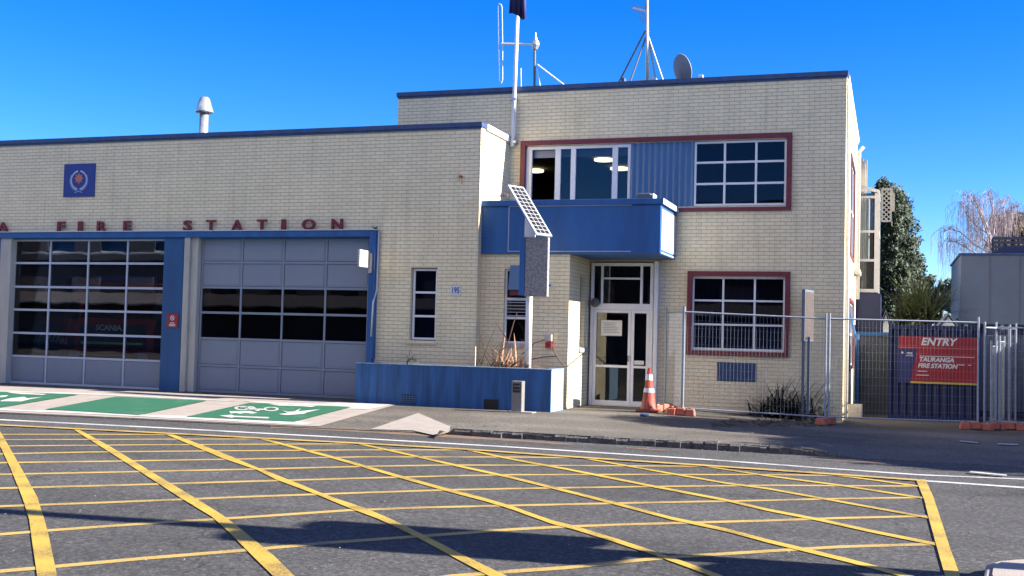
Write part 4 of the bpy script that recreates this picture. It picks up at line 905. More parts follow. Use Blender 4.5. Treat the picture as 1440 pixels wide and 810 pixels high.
tag(B().tube([P(732.5, 96, 28.2), P(733, 132, 28.2)], .013, 6).build('whip_antenna', 'white'), 'thin white whip aerial just right of the flagpole', 'antenna')

tv = thing('tv_antenna', P(909, 120, 28), 'television aerial mast on a braced tripod above the roof edge', 'antenna')
Ya = 28.0
B().tube([P(911, 124, Ya), P(910, 60, Ya), P(909.5, -20, Ya)], .045, 8).build('mast', 'steel', tv, smooth=True)
for a, c in (((908, 42), (867, 122)), ((909, 50), (884, 121)), ((912, 52), (934, 118)), ((912, 55), (923, 118))): B().tube([P(*a, Ya), P(*c, Ya-.15 if c[0] < 890 else Ya)], .024, 6).build('leg', 'galv' if c[0] > 900 else 'dkgrey', tv)
b = B(); pa, pb = P(890, 11.5, Ya), P(909, 16, Ya); b.tube([pa, pb], .03, 6).build('boom', 'white', tv)
b = B()
for i in range(7):
    q = pa.lerp(pb, i/6.5); b.tube([q+Vector((-.02, 0, .10+.006*i)), q-Vector((-.02, 0, .10+.006*i))], .009, 5)
for k in range(5): q = P(893+k*2.2, 22+k*2.6, Ya); b.tube([q, q+Vector((.22, 0, .03))], .006, 5)
b.build('elements', 'galv', tv)
B().tube([P(877, 117, 27.6), P(917, 114, 27.6)], .045, 6).build('base_rail', 'dkgrey', tv)
p = P(878, 116, 27.6); B().box(p.x-.06, p.x+.02, 27.5, 27.7, p.z-.06, p.z+.1).build('clamp', 'dkgrey', tv)
p = P(917, 114, 27.6); B().box(p.x-.08, p.x+.12, 27.5, 27.7, p.z-.1, p.z+.06).build('clamp', 'steel', tv)

ds = thing('satellite_dish', P(958, 116, 27.2), 'grey oval satellite dish standing behind the roof edge', 'satellite dish')
dc = P(958.5, 98, 27.2); nrm = Vector((.78, -.35, .5)).normalized()
nrm = Vector((.62, .70, .30)).normalized(); e1 = nrm.cross(Vector((0, 0, 1))).normalized(); e2 = e1.cross(nrm)
b = B(); rings = []; n = 28
for k, (rr, dd) in enumerate(((0.02, -.07), (.3, -.055), (.6, -.03), (.85, 0), (1, .03), (1.02, .035), (1.0, .02), (.6, -.045), (0.02, -.085))):
    rings.append([b.bm.verts.new(dc+(e1*math.cos(2*PI*i/n)*.33+e2*math.sin(2*PI*i/n)*.38)*rr+nrm*dd) for i in range(n)])
for a, c in zip(rings, rings[1:]):
    for i in range(n): b.bm.faces.new((a[i], a[(i+1) % n], c[(i+1) % n], c[i]))
b.build('reflector', 'dish', ds, smooth=True)
q = P(985, 108, 26.9); B().tube([dc-e2*.33+nrm*.05, q-Vector((.05, 0, .06))], .015, 6).build('arm', 'white', ds)
B().box(q.x-.05, q.x+.07, 26.85, 26.95, q.z-.06, q.z+.04).build('receiver', 'white', ds, bevel=.01)
B().tube([dc-e2*.2-nrm*.05, dc-e2*.3-nrm*.1-Vector((0, 0, .5))], .03, 8).build('stand', 'dkgrey', ds)
bx_ = thing('vent_box', P(903, 276, 24.9), 'small dark curved unit sitting on the balcony ledge', 'vent unit')
a, c = Q(890, 277, 24.6), Q(915, 268, 24.6); z = bz1
B().prism([(a[0], 24.6, z+.002), (c[0]+.05, 24.6, z+.002), (c[0], 24.6, z+.18), (a[0]+.10, 24.6, z+.18)], (0, .35, 0)).build('hood', 'dkgrey', bx_, bevel=.03)
B().box(c[0]+.055, c[0]+.07, 24.55, 24.95, z+.002, z+.16).build('end_plate', 'white', bx_)

# ------------------------------------------------------------------ fire engines in the bays
def engine(x0, x1, y0, lab, word, side=None):
    e = thing('fire_engine', ((x0+x1)/2, y0, 0), lab, 'fire engine', 'fire engines in the garage bays')
    c = (x0+x1)/2; W = x1-x0
    B().prism([(x0, y0+.05, .45), (x0, y0, 1.5), (x0, y0+.12, 1.75), (x0, y0+.42, 2.75), (x0, y0+2.3, 2.85), (x0, y0+2.3, .45)], (W, 0, 0)).build('cab', 'truck_red', e, bevel=.04)
    B().box(x0, x1, y0+2.35, y0+7.5, .5, 3.0).build('body', 'truck_red', e, bevel=.03)
    B().prism([(x0+.12, y0+.135-.03, 1.80), (x1-.12, y0+.135-.03, 1.80), (x1-.18, y0+.40-.03, 2.62), (x0+.18, y0+.40-.03, 2.62)], (0, .02, .005)).build('windscreen', 'glass_dark', e)
    B().box(x0+.22, x1-.22, y0-.035, y0-.002, .98, 1.62).build('grille', 'black', e, bevel=.01)
    if word: B().text(word, .21, FRONT(c-.12, y0-.04, 1.53), .004, .004, sx=1.15).build('lettering', 'chrome', e)
    b = B()
    for z in (1.32, 1.12): b.box(x0+.3, x1-.3, y0-.055, y0-.037, z-.03, z+.03)
    b.build('grille_bar', 'hivis', e)
    B().box(x0-.02, x1+.02, y0-.16, y0+.3, .42, .92).build('bumper', 'truck_red', e, bevel=.03)
    b = B().box(x0+.3, x1-.3, y0-.175, y0-.162, .78, .82).box(x0+.3, x1-.3, y0-.175, y0-.162, .55, .59); b.build('bumper_stripe', 'hivis', e)
    for s in (x0+.02, x1-.36):
        h = B().box(s, s+.34, y0-.18, y0-.162, .62, .86).build('headlight', 'chrome', e, bevel=.02)
    for s, d in ((x0, -1), (x1, 1)):
        B().box(min(s+d*.05, s+d*.3), max(s+d*.05, s+d*.3), y0-.1, y0+.1, 1.75, 2.25).tube([(s, y0+.2, 2.3), (s+d*.17, y0, 2.3)], .02, 6).build('mirror', 'black', e)
        for yy in (1.2, 5.6):
            wv = B().tube([(s-d*.3, y0+yy, .5), (s-d*.02, y0+yy, .5)], .5, 20).build('wheel', 'black', e)
    B().box(x0+.3, x1-.3, y0+.5, y0+.75, 2.8, 2.98).build('light_bar', 'sign_blue', e, bevel=.02)
    B().tube([(c-.1, y0+.05, 1.8), (c+.75, y0+.2, 1.92)], .01, 4).tube([(c+.1, y0+.05, 1.8), (c-.6, y0+.2, 2.0)], .01, 4).build('wiper', 'black', e)
    return e
e1_ = engine(Q(107, 470, 25.4)[0], Q(219, 470, 25.4)[0], 25.3, 'red fire engine facing out behind the left glazed garage door', 'SCANIA')
e2_ = engine(-24.45, -22.3, 26.3, 'second red fire engine in shadow at the far left of the glazed door', '')
B().text('FIRE', .24, FRONT(Q(86, 479, 26.1)[0], 26.13, Q(86, 480, 26.1)[1]), .004, .004, sx=.95).build('lettering', 'chrome', e2_)
B().text('RESCUE', .28, FRONT(Q(32, 412, 26.6)[0]-.52, 26.58, Q(25, 412, 26.6)[1]), .004, .004, shear=.3).build('lettering', 'chrome', e2_)
b = B()
for i in range(12): b.prism([(-24.3+i*.16, 26.09, 1.08), (-24.23+i*.16, 26.09, 1.08), (-24.12+i*.16, 26.09, 1.3), (-24.19+i*.16, 26.09, 1.3)], (0, .03, 0))
b.build('chevron', 'hivis', e2_)

# ------------------------------------------------------------------ fence, feet, cone
fence_no = 0
def fpanel(A, C, z0, h, label, group='temporary fence panels', wires=True):
    A = Vector((A[0], A[1], z0[0])); C = Vector((C[0], C[1], z0[1])); d = (C-A); L = d.length; u = d.normalized()
    t = thing('mesh_fence', A, label, 'fence panel', group); up = Vector((0, 0, 1))
    b = B(); r = .02
    for q in (A, C): b.tube([q+up*.03, q+up*(h+.12)], r, 8)
    b.tube([A+up*.16, C+up*.16], .016, 8).tube([A+up*h, C+up*h], .018, 8)
    b.build('frame', 'galv', t)
    if wires:
        b = B(); n = int(L/.075); k = .0017
        for i in range(1, n): p = A+u*(L*i/n); b.tube([p+up*.16, p+up*h], k, 3, False)
        m_ = 12 if h > 1.8 else 10
        for j in range(1, m_): z = .16+(h-.16)*j/m_; b.tube([A+u*.02+up*z, C-u*.02+up*z], k, 3, False)
        b.build('wire_mesh', 'galv', t)
    return t
def foot(x, y, ang, label):
    z = gz(x, min(y, 27)); t = thing('fence_weight', (x, y, z), label, 'fence foot', 'orange fence feet'); R = Matrix.Rotation(ang, 4, 'Z')
    def lb(b, x0, x1, y0, y1, z0, z1):
        k = B().box(x0, x1, y0, y1, z0, z1)
        for v in k.bm.verts:
            if v.co.z > (z0+z1)/2: v.co.x *= .92; v.co.y *= .86
            v.co = (R @ v.co)+Vector((x, y, z))
        me = bpy.data.meshes.new('tmp'); k.bm.to_mesh(me); b.bm.from_mesh(me); k.bm.free(); bpy.data.meshes.remove(me)
    b = B(); lb(b, -.31, -.12, -.115, .115, .0, .15); lb(b, -.09, .09, -.10, .10, .02, .165); lb(b, .12, .31, -.115, .115, 0, .15); lb(b, -.28, .28, -.07, .07, .03, .11)
    b.build('block', 'orange_foot', t, bevel=.018)
    b = B()
    for s in (-.2, .2, 0): lb(b, s-.03, s+.03, -.03, .03, .15 if s else .165, .172)
    b.build('socket', 'dkgrey', t)
FA, FB_, FC, FD_ = S(960, 584), S(1160, 597), S(1377, 604), S(1427, 605.5)
gg = lambda p: gz(p[0], p[1])
fh = 2.24
fpanel(FA, FB_, (gg(FA), gg(FB_)), fh, 'mesh fence panel in front of the lower nine pane window')
FB2 = (FB_[0]+.07, FB_[1]+.02); FC2 = (FC[0]-.03, FC[1])
fpanel(FB2, FC2, (gg(FB_), gg(FC)), fh, 'mesh fence panel in front of the red entry banner')
FAb = (Q(936, 500, 25.95)[0], 25.98)
fpanel((FA[0]-.03, FA[1]+.03), FAb, (gg(FA), gg(FAb)), fh, 'mesh fence panel turned back towards the building wall by the cone')
fpanel((FC[0]+.10, FC[1]+.05), (FD_[0]+.10, FD_[1]+.9), (gg(FC), gg(FD_)), fh-.1, 'mesh fence panel turned away right of the entry banner')
fpanel((FD_[0]-.35, FD_[1]+.25), (FD_[0]+2.6, FD_[1]+.1), (-.11, -.11), 2.15, 'mesh fence panel at the right edge of the photo')
for k, (xa, ya, yb) in enumerate(((2.05, 25.9, 27.0), (2.22, 25.95, 27.2), (2.42, 26.0, 28.4))):
    fpanel((xa, ya), (xa+.2, yb), (-.11, -.11), (1.75, 1.85, 2.1)[k], 'spare mesh panel, %s of the stack leaning beside the container' % ('leftmost', 'middle', 'rightmost')[k])
foot(FA[0]-.02, FA[1]-.1, .05, 'orange fence foot nearest the front door')
foot(FA[0]-.55, FA[1]+.75, .9, 'flat orange fence foot close behind the cone')
foot(FB_[0]+.02, FB_[1]-.05, 1.2, 'orange fence foot in the shade beside the spiky dark bush')
foot(FC[0]-.08, FC[1]-.1, .1, 'orange fence foot under the right end of the entry banner')
foot(FC[0]+.28, FC[1]+.05, .9, 'orange fence foot just right of the doubled posts')
foot(FD_[0]-.1, FD_[1]+.1, .1, 'orange fence foot at the right edge among the stacked panels')
foot(FD_[0]+.55, FD_[1]+.2, .1, 'orange fence foot cut by the right edge of the photo')
cp = S(910, 580); cn = thing('traffic_cone', (cp[0], cp[1], gg(cp)), 'dirty orange traffic cone with two reflective bands by the front door', 'traffic cone')
z = gg(cp)+.01; hc = .96; cy = cp[1]+.15; cx = cp[0]
R0 = lambda zz: .175-(.175-.035)*zz/hc
B().box(cx-.24, cx+.24, cy-.24, cy+.24, z, z+.045).build('base', 'orange', cn, bevel=.015)
B().tube([(cx, cy, z+.045), (cx, cy, z+.07), (cx, cy, z+hc)], [R0(0)+.02, R0(.03), R0(hc)], 24).build('cone', 'orange', cn, smooth=True)
for a, c in ((.42, .52), (.70, .84)): B().tube([(cx, cy, z+a*hc+.02), (cx, cy, z+c*hc+.02)], [R0(a*hc)+.004, R0(c*hc)+.004], 24, False).build('reflective_band', 'refl', cn, smooth=True)
rp = S(905, 586); b = B()
for i in range(9):
    a, r = rnd.uniform(0, 6.28), rnd.uniform(.02, .16); b.tube([(rp[0]+r*math.cos(a), rp[1]+r*.5*math.sin(a), gg(rp)+.02), (rp[0]+r*math.cos(a)+rnd.uniform(-.08, .08), rp[1]+rnd.uniform(-.05, .05), gg(rp)+.05)], [.03, .02], 6)
tag(b.build('crumpled_bag', 'corr', smooth=True), 'crumpled blue bag lying on the path below the cone', 'bag')
# litter: leaves on the path
for k, (x0, y0, x1, y1, n, lab) in enumerate(((1000, 590, 1170, 600, 260, ''),)):
    b = B()
    for i in range(n):
        p = S(rnd.uniform(x0, x1), rnd.uniform(y0, y1)+1); a = rnd.uniform(0, 6.28); s = rnd.uniform(.03, .10); z = gz(*p)+rnd.uniform(.006, .03)
        b.face([(p[0]-s*math.cos(a), p[1]-s*math.sin(a), z), (p[0]+s*.35*math.sin(a), p[1]-s*.35*math.cos(a), z+.012), (p[0]+s*math.cos(a), p[1]+s*math.sin(a), z), (p[0]-s*.35*math.sin(a), p[1]+s*.35*math.cos(a), z+.01)])
    tag(b.build('leaf_litter', 'brownleaf'), kind='stuff', label='dead leaves and bark scattered under the spiky bush')
b = B()
for i in range(300):
    x = rnd.uniform(0, 1440); y = rnd.uniform(600, 805)
    if rnd.random() < .5: y = rnd.uniform(590, 640); x = rnd.uniform(460, 1440)
    p = S(x, y); onr = p[1] < edgeY(p[0])
    if onr: p = Rd(x, y); z = ROADZ+.012
    else: z = gz(*p)+.02
    if not onr and p[1] > 23.8: continue
    a = rnd.uniform(0, 6.28); s = rnd.uniform(.006, .016)
    b.face([(p[0]-s*math.cos(a), p[1]-s*math.sin(a), z), (p[0]+s*.5*math.sin(a), p[1]-s*.5*math.cos(a), z+.008), (p[0]+s*math.cos(a), p[1]+s*math.sin(a), z), (p[0]-s*.5*math.sin(a), p[1]+s*.5*math.cos(a), z+.004)])
tag(b.build('street_grit', 'conc'), kind='stuff', label='pale grit and scraps on the road and path')
p = S(590, 595)
# bush and sign post
bc = S(1110, 588); b = B()
for i in range(560):
    a = rnd.uniform(0, 2*PI); el = rnd.uniform(.1, 1.3)
    b.blade((bc[0]+rnd.gauss(0, .30), bc[1]+rnd.gauss(0, .12), gg(bc)), (math.cos(a), math.sin(a)*.7, math.tan(el)*.8), rnd.uniform(.5, 1.15), rnd.uniform(.03, .055), rnd.uniform(.3, 1.6), 6)
for i in range(10):
    a = rnd.choice((0, PI))+rnd.uniform(-.3, .3); b.blade((bc[0], bc[1], gg(bc)+.1), (math.cos(a), 0, .5), rnd.uniform(.9, 1.3), .03, 1.0, 7)
tag(b.build('flax_bush', 'flax'), 'dark spiky flax bush against the brick behind the fence', 'bush')
ps = thing('sign_post', (-1.8, 25.5, -.1), 'narrow blue sign post seen edge on between the lower window and the corner', 'sign post')
Ys = 25.4; z0_, z1_ = -.1, Q(1134, 480, Ys)[1]; zt_ = Q(1134, 407, Ys)[1]
for x in (1129.5, 1137): X = Q(x, 500, Ys)[0]; B().box(X-.03, X+.03, Ys-.03, Ys+.03, z0_, z1_+.1).build('post', 'cgrey', ps)
X0, X1, X2 = Q(1127.5, 440, Ys)[0], Q(1132.5, 440, Ys)[0], Q(1142, 440, Ys)[0]
B().prism([(X0, Ys-.06, z1_), (X1, Ys-.10, z1_), (X2, Ys+.55, z1_), (X2-.08, Ys+.58, z1_)], (0, 0, zt_-z1_)).build('sign_board', 'cgrey', ps, bevel=.01)
b = B(); dv = Vector((X2-X1, .65, 0)); nn = Vector((.65, -(X2-X1), 0)).normalized()*.004; a0 = Vector((X1, Ys-.10, 0))+nn
b.prism([a0+dv*.06+Vector((0, 0, z1_+.04)), a0+dv*.94+Vector((0, 0, z1_+.04)), a0+dv*.94+Vector((0, 0, zt_-.05)), a0+dv*.06+Vector((0, 0, zt_-.05))], nn*.5); b.build('sign_face', 'bwood', ps)

# ------------------------------------------------------------------ side yard: container, banner, walls
ct = thing('shipping_container', (.95, 27.6, -.11), 'navy blue corrugated container behind the fence carrying the red banner', 'container')
kx0, kx1 = -.03, 1.95; kz0, kz1 = -.11, 2.08; Yc = 27.5
b = B(); n = 84; q = []
for i in range(n+1):
    x = kx0+.06+(kx1-kx0-.12)*i/n; ph = (i % 8)/8; y = Yc+.05 if ph < .375 else Yc+.02 if ph < .5 else Yc+.0; q.append((x, y))
for (xa, ya), (xb, yb) in zip(q, q[1:]): b.face([(xa, ya, kz0+.1), (xb, yb, kz0+.1), (xb, yb, kz1-.08), (xa, ya, kz1-.08)])
b.build('corrugated_side', 'contain', ct, weld=True)
b = B().box(kx0, kx1, Yc-.03, Yc+.1, kz1-.08, kz1).box(kx0, kx1, Yc-.03, Yc+.1, kz0, kz0+.1).box(kx0, kx0+.06, Yc-.029, Yc+.1, kz0+.1, kz1-.08).box(kx1-.06, kx1, Yc-.029, Yc+.1, kz0+.1, kz1-.08).box(kx0, kx1, Yc+.102, 32, kz0, kz1-.01)
b.build('frame', 'contain', ct)
bn = thing('entry_banner', (.9, Yc-.1, 1.0), 'red and navy banner reading ENTRY TAURANGA FIRE STATION on the navy container', 'banner')
Yb = Yc-.045
b0_ = Q(1264, 471.5, Yb); b1_ = Q(1375.5, 540, Yb); x0, x1 = b0_[0], b1_[0]; zt, zb = Q(1320, 473.5, Yb)[1], Q(1320, 540, Yb)[1]
B().box(x0, x1, Yb, Yb+.008, zb, zt).build('banner_sheet', 'banner_red', bn)
hx = x0+.33; zs = Q(1320, 489.5, Yb)[1]
B().prism([(x0, Yb-.003, zb), (x0+.26, Yb-.003, zb), (x0+.40, Yb-.003, zs-.03), (x0, Yb-.003, zs-.03)], (0, .0025, 0)).build('navy_field', 'banner_navy', bn)
B().box(x0, x1, Yb-.004, Yb-.0005, zs-.012, zs+.004).build('rule', 'crest_or', bn)
B().box(x0+.26, x1, Yb-.005, Yb-.0005, zb+.0, zb+.04).build('base_strip', 'banner_yel', bn)
b = B().text('ENTRY', .235, FRONT(Q(1319, 480, Yb)[0], Yb-.005, (zt+zs)/2+.005), .001, .008, shear=.25, sx=1.02)
b.text('TAURANGA', .138, FRONT(x0+.44, Yb-.005, Q(1290, 505.4, Yb)[1]), .001, .006, shear=.22, align='LEFT').text('FIRE STATION', .138, FRONT(x0+.42, Yb-.005, Q(1290, 514.2, Yb)[1]), .001, .006, shear=.22, align='LEFT', sx=.97)
b.box(x0+.46, x1-.08, Yb-.006, Yb-.0045, zs-.20, zs-.185)
for i, (a, c, zz) in enumerate(((.42, .62, .55), (.38, .66, .64), (1.28, 1.42, .38), (1.5, 1.56, .38))): b.box(x0+a, x0+c, Yb-.006, Yb-.0045, zs-zz, zs-zz+.02)
b.text('FIRE', .07, FRONT(x0+.24, Yb-.006, zs-.14), .001, .002).box(x0+.16, x0+.32, Yb-.0075, Yb-.006, zs-.20, zs-.185)
b.prism([(x0+.05, Yb-.006, zs-.12), (x0+.08, Yb-.006, zs-.16), (x0+.11, Yb-.006, zs-.12), (x0+.08, Yb-.006, zs-.095)], (0, .002, 0))
b.build('banner_lettering', 'banner_white', bn)
cwv = thing('concrete_wall', (-.4, 29, -.2), 'plain grey concrete wall between the station and the container', 'wall')
wx1_ = Q(1250, 530, 29)[0]+.12; wz = Q(1228, 472, 29)[1]
B().box(-.80, wx1_, 29, 29.25, -.25, wz).build('wall_face', 'concwall', cwv)
B().box(-.84, wx1_, 28.96, 29.3, wz+.001, wz+.09).build('cap_rail', 'blue', cwv)
gp = thing('gate_post', (-.8, 28.6, -.15), 'leaning blue steel post at the corner of the side passage', 'gate post')
B().tube([P(1205, 594, 28.6), P(1205.5, 470, 28.6)], .05, 8).build('post', 'blue', gp); B().tube([P(1195, 440, 28.6), P(1203, 475, 28.6)], .035, 8).build('brace', 'blue', gp)
mbx = thing('meter_cabinet', (-.75, 27.6, -.15), 'low beige cabinet at the foot of the building corner', 'cabinet')
p0, p1 = Q(1190.5, 565, 27.2), Q(1212.5, 594, 27.2); B().box(p0[0], p1[0], 27.2, 27.5, -.13, p0[1]-.05).build('body', 'beige', mbx, bevel=.012)
B().box(p0[0]+.03, p1[0]-.03, 27.188, 27.198, -.08, p0[1]-.10).build('door', 'beige', mbx, bevel=.005)
# white roofed sheds
for (xa, ya, xb, yb, Y, lab) in ((1239, 438, 1252, 462, 33.5, 'tiny white gabled shed end left of the palm'), (1318, 443, 1349, 470, 36, 'white gabled shed between the palm and the grey cabin')):
    a, c = Q(xa, yb, Y), Q(xb, ya, Y); s = thing('garden_shed', (a[0], Y, 0), lab, 'shed', 'white sheds behind the container')
    zc = c[1]; ze = zc-(zc-a[1])*.7
    B().prism([(a[0]+.05, Y, 0), (c[0]-.05, Y, 0), (c[0]-.05, Y, ze), ((a[0]+c[0])/2, Y, zc-.05), (a[0]+.05, Y, ze)], (0, 2.5, 0)).build('wall', 'cap_white', s)
    B().prism([(a[0], Y-.1, ze), ((a[0]+c[0])/2, Y-.1, zc), (c[0], Y-.1, ze), (c[0], Y-.1, ze+.06), ((a[0]+c[0])/2, Y-.1, zc+.06), (a[0], Y-.1, ze+.06)], (0, 2.7, 0)).build('roof', 'cgrey', s)
# grey site cabin
cb = thing('site_cabin', (5.5, 40, 0), 'slate grey site cabin raised at the right edge of the photo', 'site cabin')
cxl = Q(1350.5, 400, 40)[0]; czt = Q(1400, 358.5, 40)[1]; czb = Q(1400, 456, 40)[1]
b = B().box(cxl, 9, 40, 46, czb, czt)
b.build('wall', 'cgrey', cb, bevel=.02)
b = B()
for x in (1392, 1434, 1480, 1530): X = Q(x, 400, 40)[0]; b.box(X-.012, X+.012, 39.985, 39.998, czb+.02, czt-.02)
b.build('panel_joint', 'dkgrey', cb)
B().box(cxl-.05, 9.05, 39.95, 46.05, czt+.002, czt+.06).build('roof_edge', 'navy', cb); 
b = B(); X = cxl+.2
while X < 9: b.box(X-.05, X+.05, 40.1, 40.2, -.1, czb); X += 1.1
b.build('stilt', 'galv', cb)
B().box(cxl+.1, 9, 43, 43.1, -.1, czb-.01).build('skirt', 'contain', cb)
rc_ = thing('roof_cover', (4, 42, czt), 'dark blue sloping cover on top of the grey site cabin', 'roof cover')
a = Q(1384, 357, 42); c = Q(1413, 346.5, 42); B().prism([(a[0], 42, czt+.062), (8, 42, czt+.062), (8, 42, c[1]), (c[0], 42, c[1])], (0, 2.5, 0)).build('cover', 'contain', rc_)
sc_ = thing('scaffold_rack', (4, 44.9, czt), 'weathered timber rack showing above the grey cabin roof', 'rack')
b = B(); 
for yy in (335, 341, 347, 353): a = Q(1396, yy, 45); c = Q(1470, yy, 45); b.box(a[0], c[0], 45, 45.06, a[1]-.05, a[1]+.05)
b.build('rail', 'concwall', sc_); b = B()
for xx in (1396, 1405, 1414, 1423, 1432, 1441, 1450, 1462): a = Q(xx, 335, 45.1); b.box(a[0]-.04, a[0]+.04, 45.08, 45.14, czt, a[1])
b.build('upright', 'concwall', sc_)
# second container at right
c2 = thing('shipping_container', (4.5, 30, -.1), 'pale grey container standing in shade behind the stacked fence panels', 'container')
b = B(); q = []; n = 120
for i in range(n+1): ph = (i % 6)/6; q.append((2.1+5.65*i/n, 30+(.04 if ph < .5 else 0)))
for (xa, ya), (xb, yb) in zip(q, q[1:]): b.face([(xa, ya, .05), (xb, yb, .05), (xb, yb, 1.95), (xa, ya, 1.95)])
b.build('corrugated_side', 'cgrey', c2, weld=True)
B().box(2.05, 7.8, 29.96, 30.2, 1.951, 2.05).box(2.05, 7.8, 29.96, 30.2, -.1, .049).box(2.05, 7.8, 30.21, 32.4, -.1, 2.04).build('frame', 'contain', c2)

# ------------------------------------------------------------------ trees
def conifer():
    Y = 50; base = P(1256, 500, Y); top = P(1240, 253, Y).z
    t = thing('conifer', (base.x, Y, -.3), 'tall dark green conifer rising behind the rear bay', 'tree')
    B().tube([(base.x, Y, -.3), (base.x-.2, Y, top*.8)], [.35, .06], 8).build('trunk', 'bark', t)
    b = B(); xc = base.x
    prof = [(264, -14, 3), (270, -14, 9), (275, -8, 20), (300, -4, 32), (340, 0, 37), (380, 2, 39), (410, 2, 38), (440, 0, 33), (470, 0, 30)]
    pm = F/Y*1.0/1.03
    for (ya, ca, ra), (yb_, cb_, rb_) in zip(prof, prof[1:]):
        steps = 3
        for s in range(steps):
            f_ = s/steps; yy = ya+(yb_-ya)*f_; cxx = ca+(cb_-ca)*f_; rr = (ra+(rb_-ra)*f_)/pm; zz = Q(1256, yy, Y)[1]
            for k in range(max(5, int(rr*20))):
                an = rnd.uniform(0, 2*PI); q = rr*rnd.uniform(.55, 1.0)
                leaves(b, (xc+cxx/pm+q*math.cos(an)*.85, Y+q*math.sin(an)*.85, zz+rnd.uniform(-.2, .2)), (.28, .28, .36), 95, .072, .25)
    b.build('crown', 'leaf_dk', t)
conifer()
def crowntree(name, x, ytop, ybot, rpx, Y, lab, mm, nl=26, sz=.16, group=None, dens=60):
    c = P(x, (ytop+ybot)/2, Y); pm = F/Y; rx = rpx/pm; rz = (ybot-ytop)/2/pm
    t = thing(name, (c.x, Y, -.5), lab, 'tree', group)
    tr = B().tube([(c.x, Y, -.5), (c.x+.1, Y, c.z)], [.3*rz/2+.08, .08], 7)
    for k in range(5): a = rnd.uniform(0, 6.28); tr.tube([(c.x, Y, c.z-rz*.6), (c.x+rx*.6*math.cos(a), Y+rx*.6*math.sin(a), c.z+rz*rnd.uniform(-.2, .6))], [.08, .02], 5)
    tr.build('trunk', 'bark', t); b = B()
    for k in range(nl):
        while True:
            d = Vector([rnd.uniform(-1, 1) for _ in range(3)])
            if d.length < 1: break
        s = rnd.uniform(.22, .38); leaves(b, (c.x+d.x*rx*.8, Y+d.y*rx*.8, c.z+d.z*rz*.8), (rx*s, rx*s, rz*s*.8), dens, sz, .4)
    b.build('crown', mm, t)
for i, (x, yt, yb_, r) in enumerate(((1283, 379, 440, 17), (1307, 381, 440, 13), (1322, 395, 445, 15), (1340, 388, 445, 14), (1360, 385, 440, 18))):
    crowntree('tree', x, yt, yb_, r, 95, 'distant bushy tree beyond the palm, %s from the left in the row' % ('first', 'second', 'third', 'fourth', 'fifth')[i], 'leaf_far', 22, .17, 'distant trees beyond the palm', 55)
crowntree('tree', 1424, 290, 368, 36, 62, 'brown half dead tree behind the right end of the grey cabin', 'brownleaf', 42, .12, None, 70)
pt = thing('palm_tree', P(1296, 470, 40), 'spiky palm with pale edged fronds above the navy container', 'palm tree')
pc = P(1296, 446, 40); B().tube([(pc.x, 40, -.3), (pc.x, 40, pc.z)], .25, 10).build('trunk', 'bark', pt)
b = B()
for i in range(420):
    a = rnd.uniform(0, 2*PI); el = rnd.uniform(-.05, 1.3)
    b.blade((pc.x+rnd.gauss(0, .25), 40+rnd.gauss(0, .2), pc.z-.1+rnd.uniform(-.15, .2)), (math.cos(a)*math.cos(el), math.sin(a)*math.cos(el), math.sin(el)), rnd.uniform(1.0, 2.0), rnd.uniform(.04, .075), rnd.uniform(.1, .7), 5)
b.build('fronds', 'palm', pt)
b = B()
for i in range(60): leaves(b, (pc.x+rnd.uniform(-1.3, 1.3), 41+rnd.uniform(-.3, .5), pc.z-.5+rnd.uniform(-.5, .35)), (.25, .25, .25), 40, .07, .3)
tag(b.build('hedge', 'leaf_dk'), 'dark hedge foliage massed below the palm fronds', 'hedge')
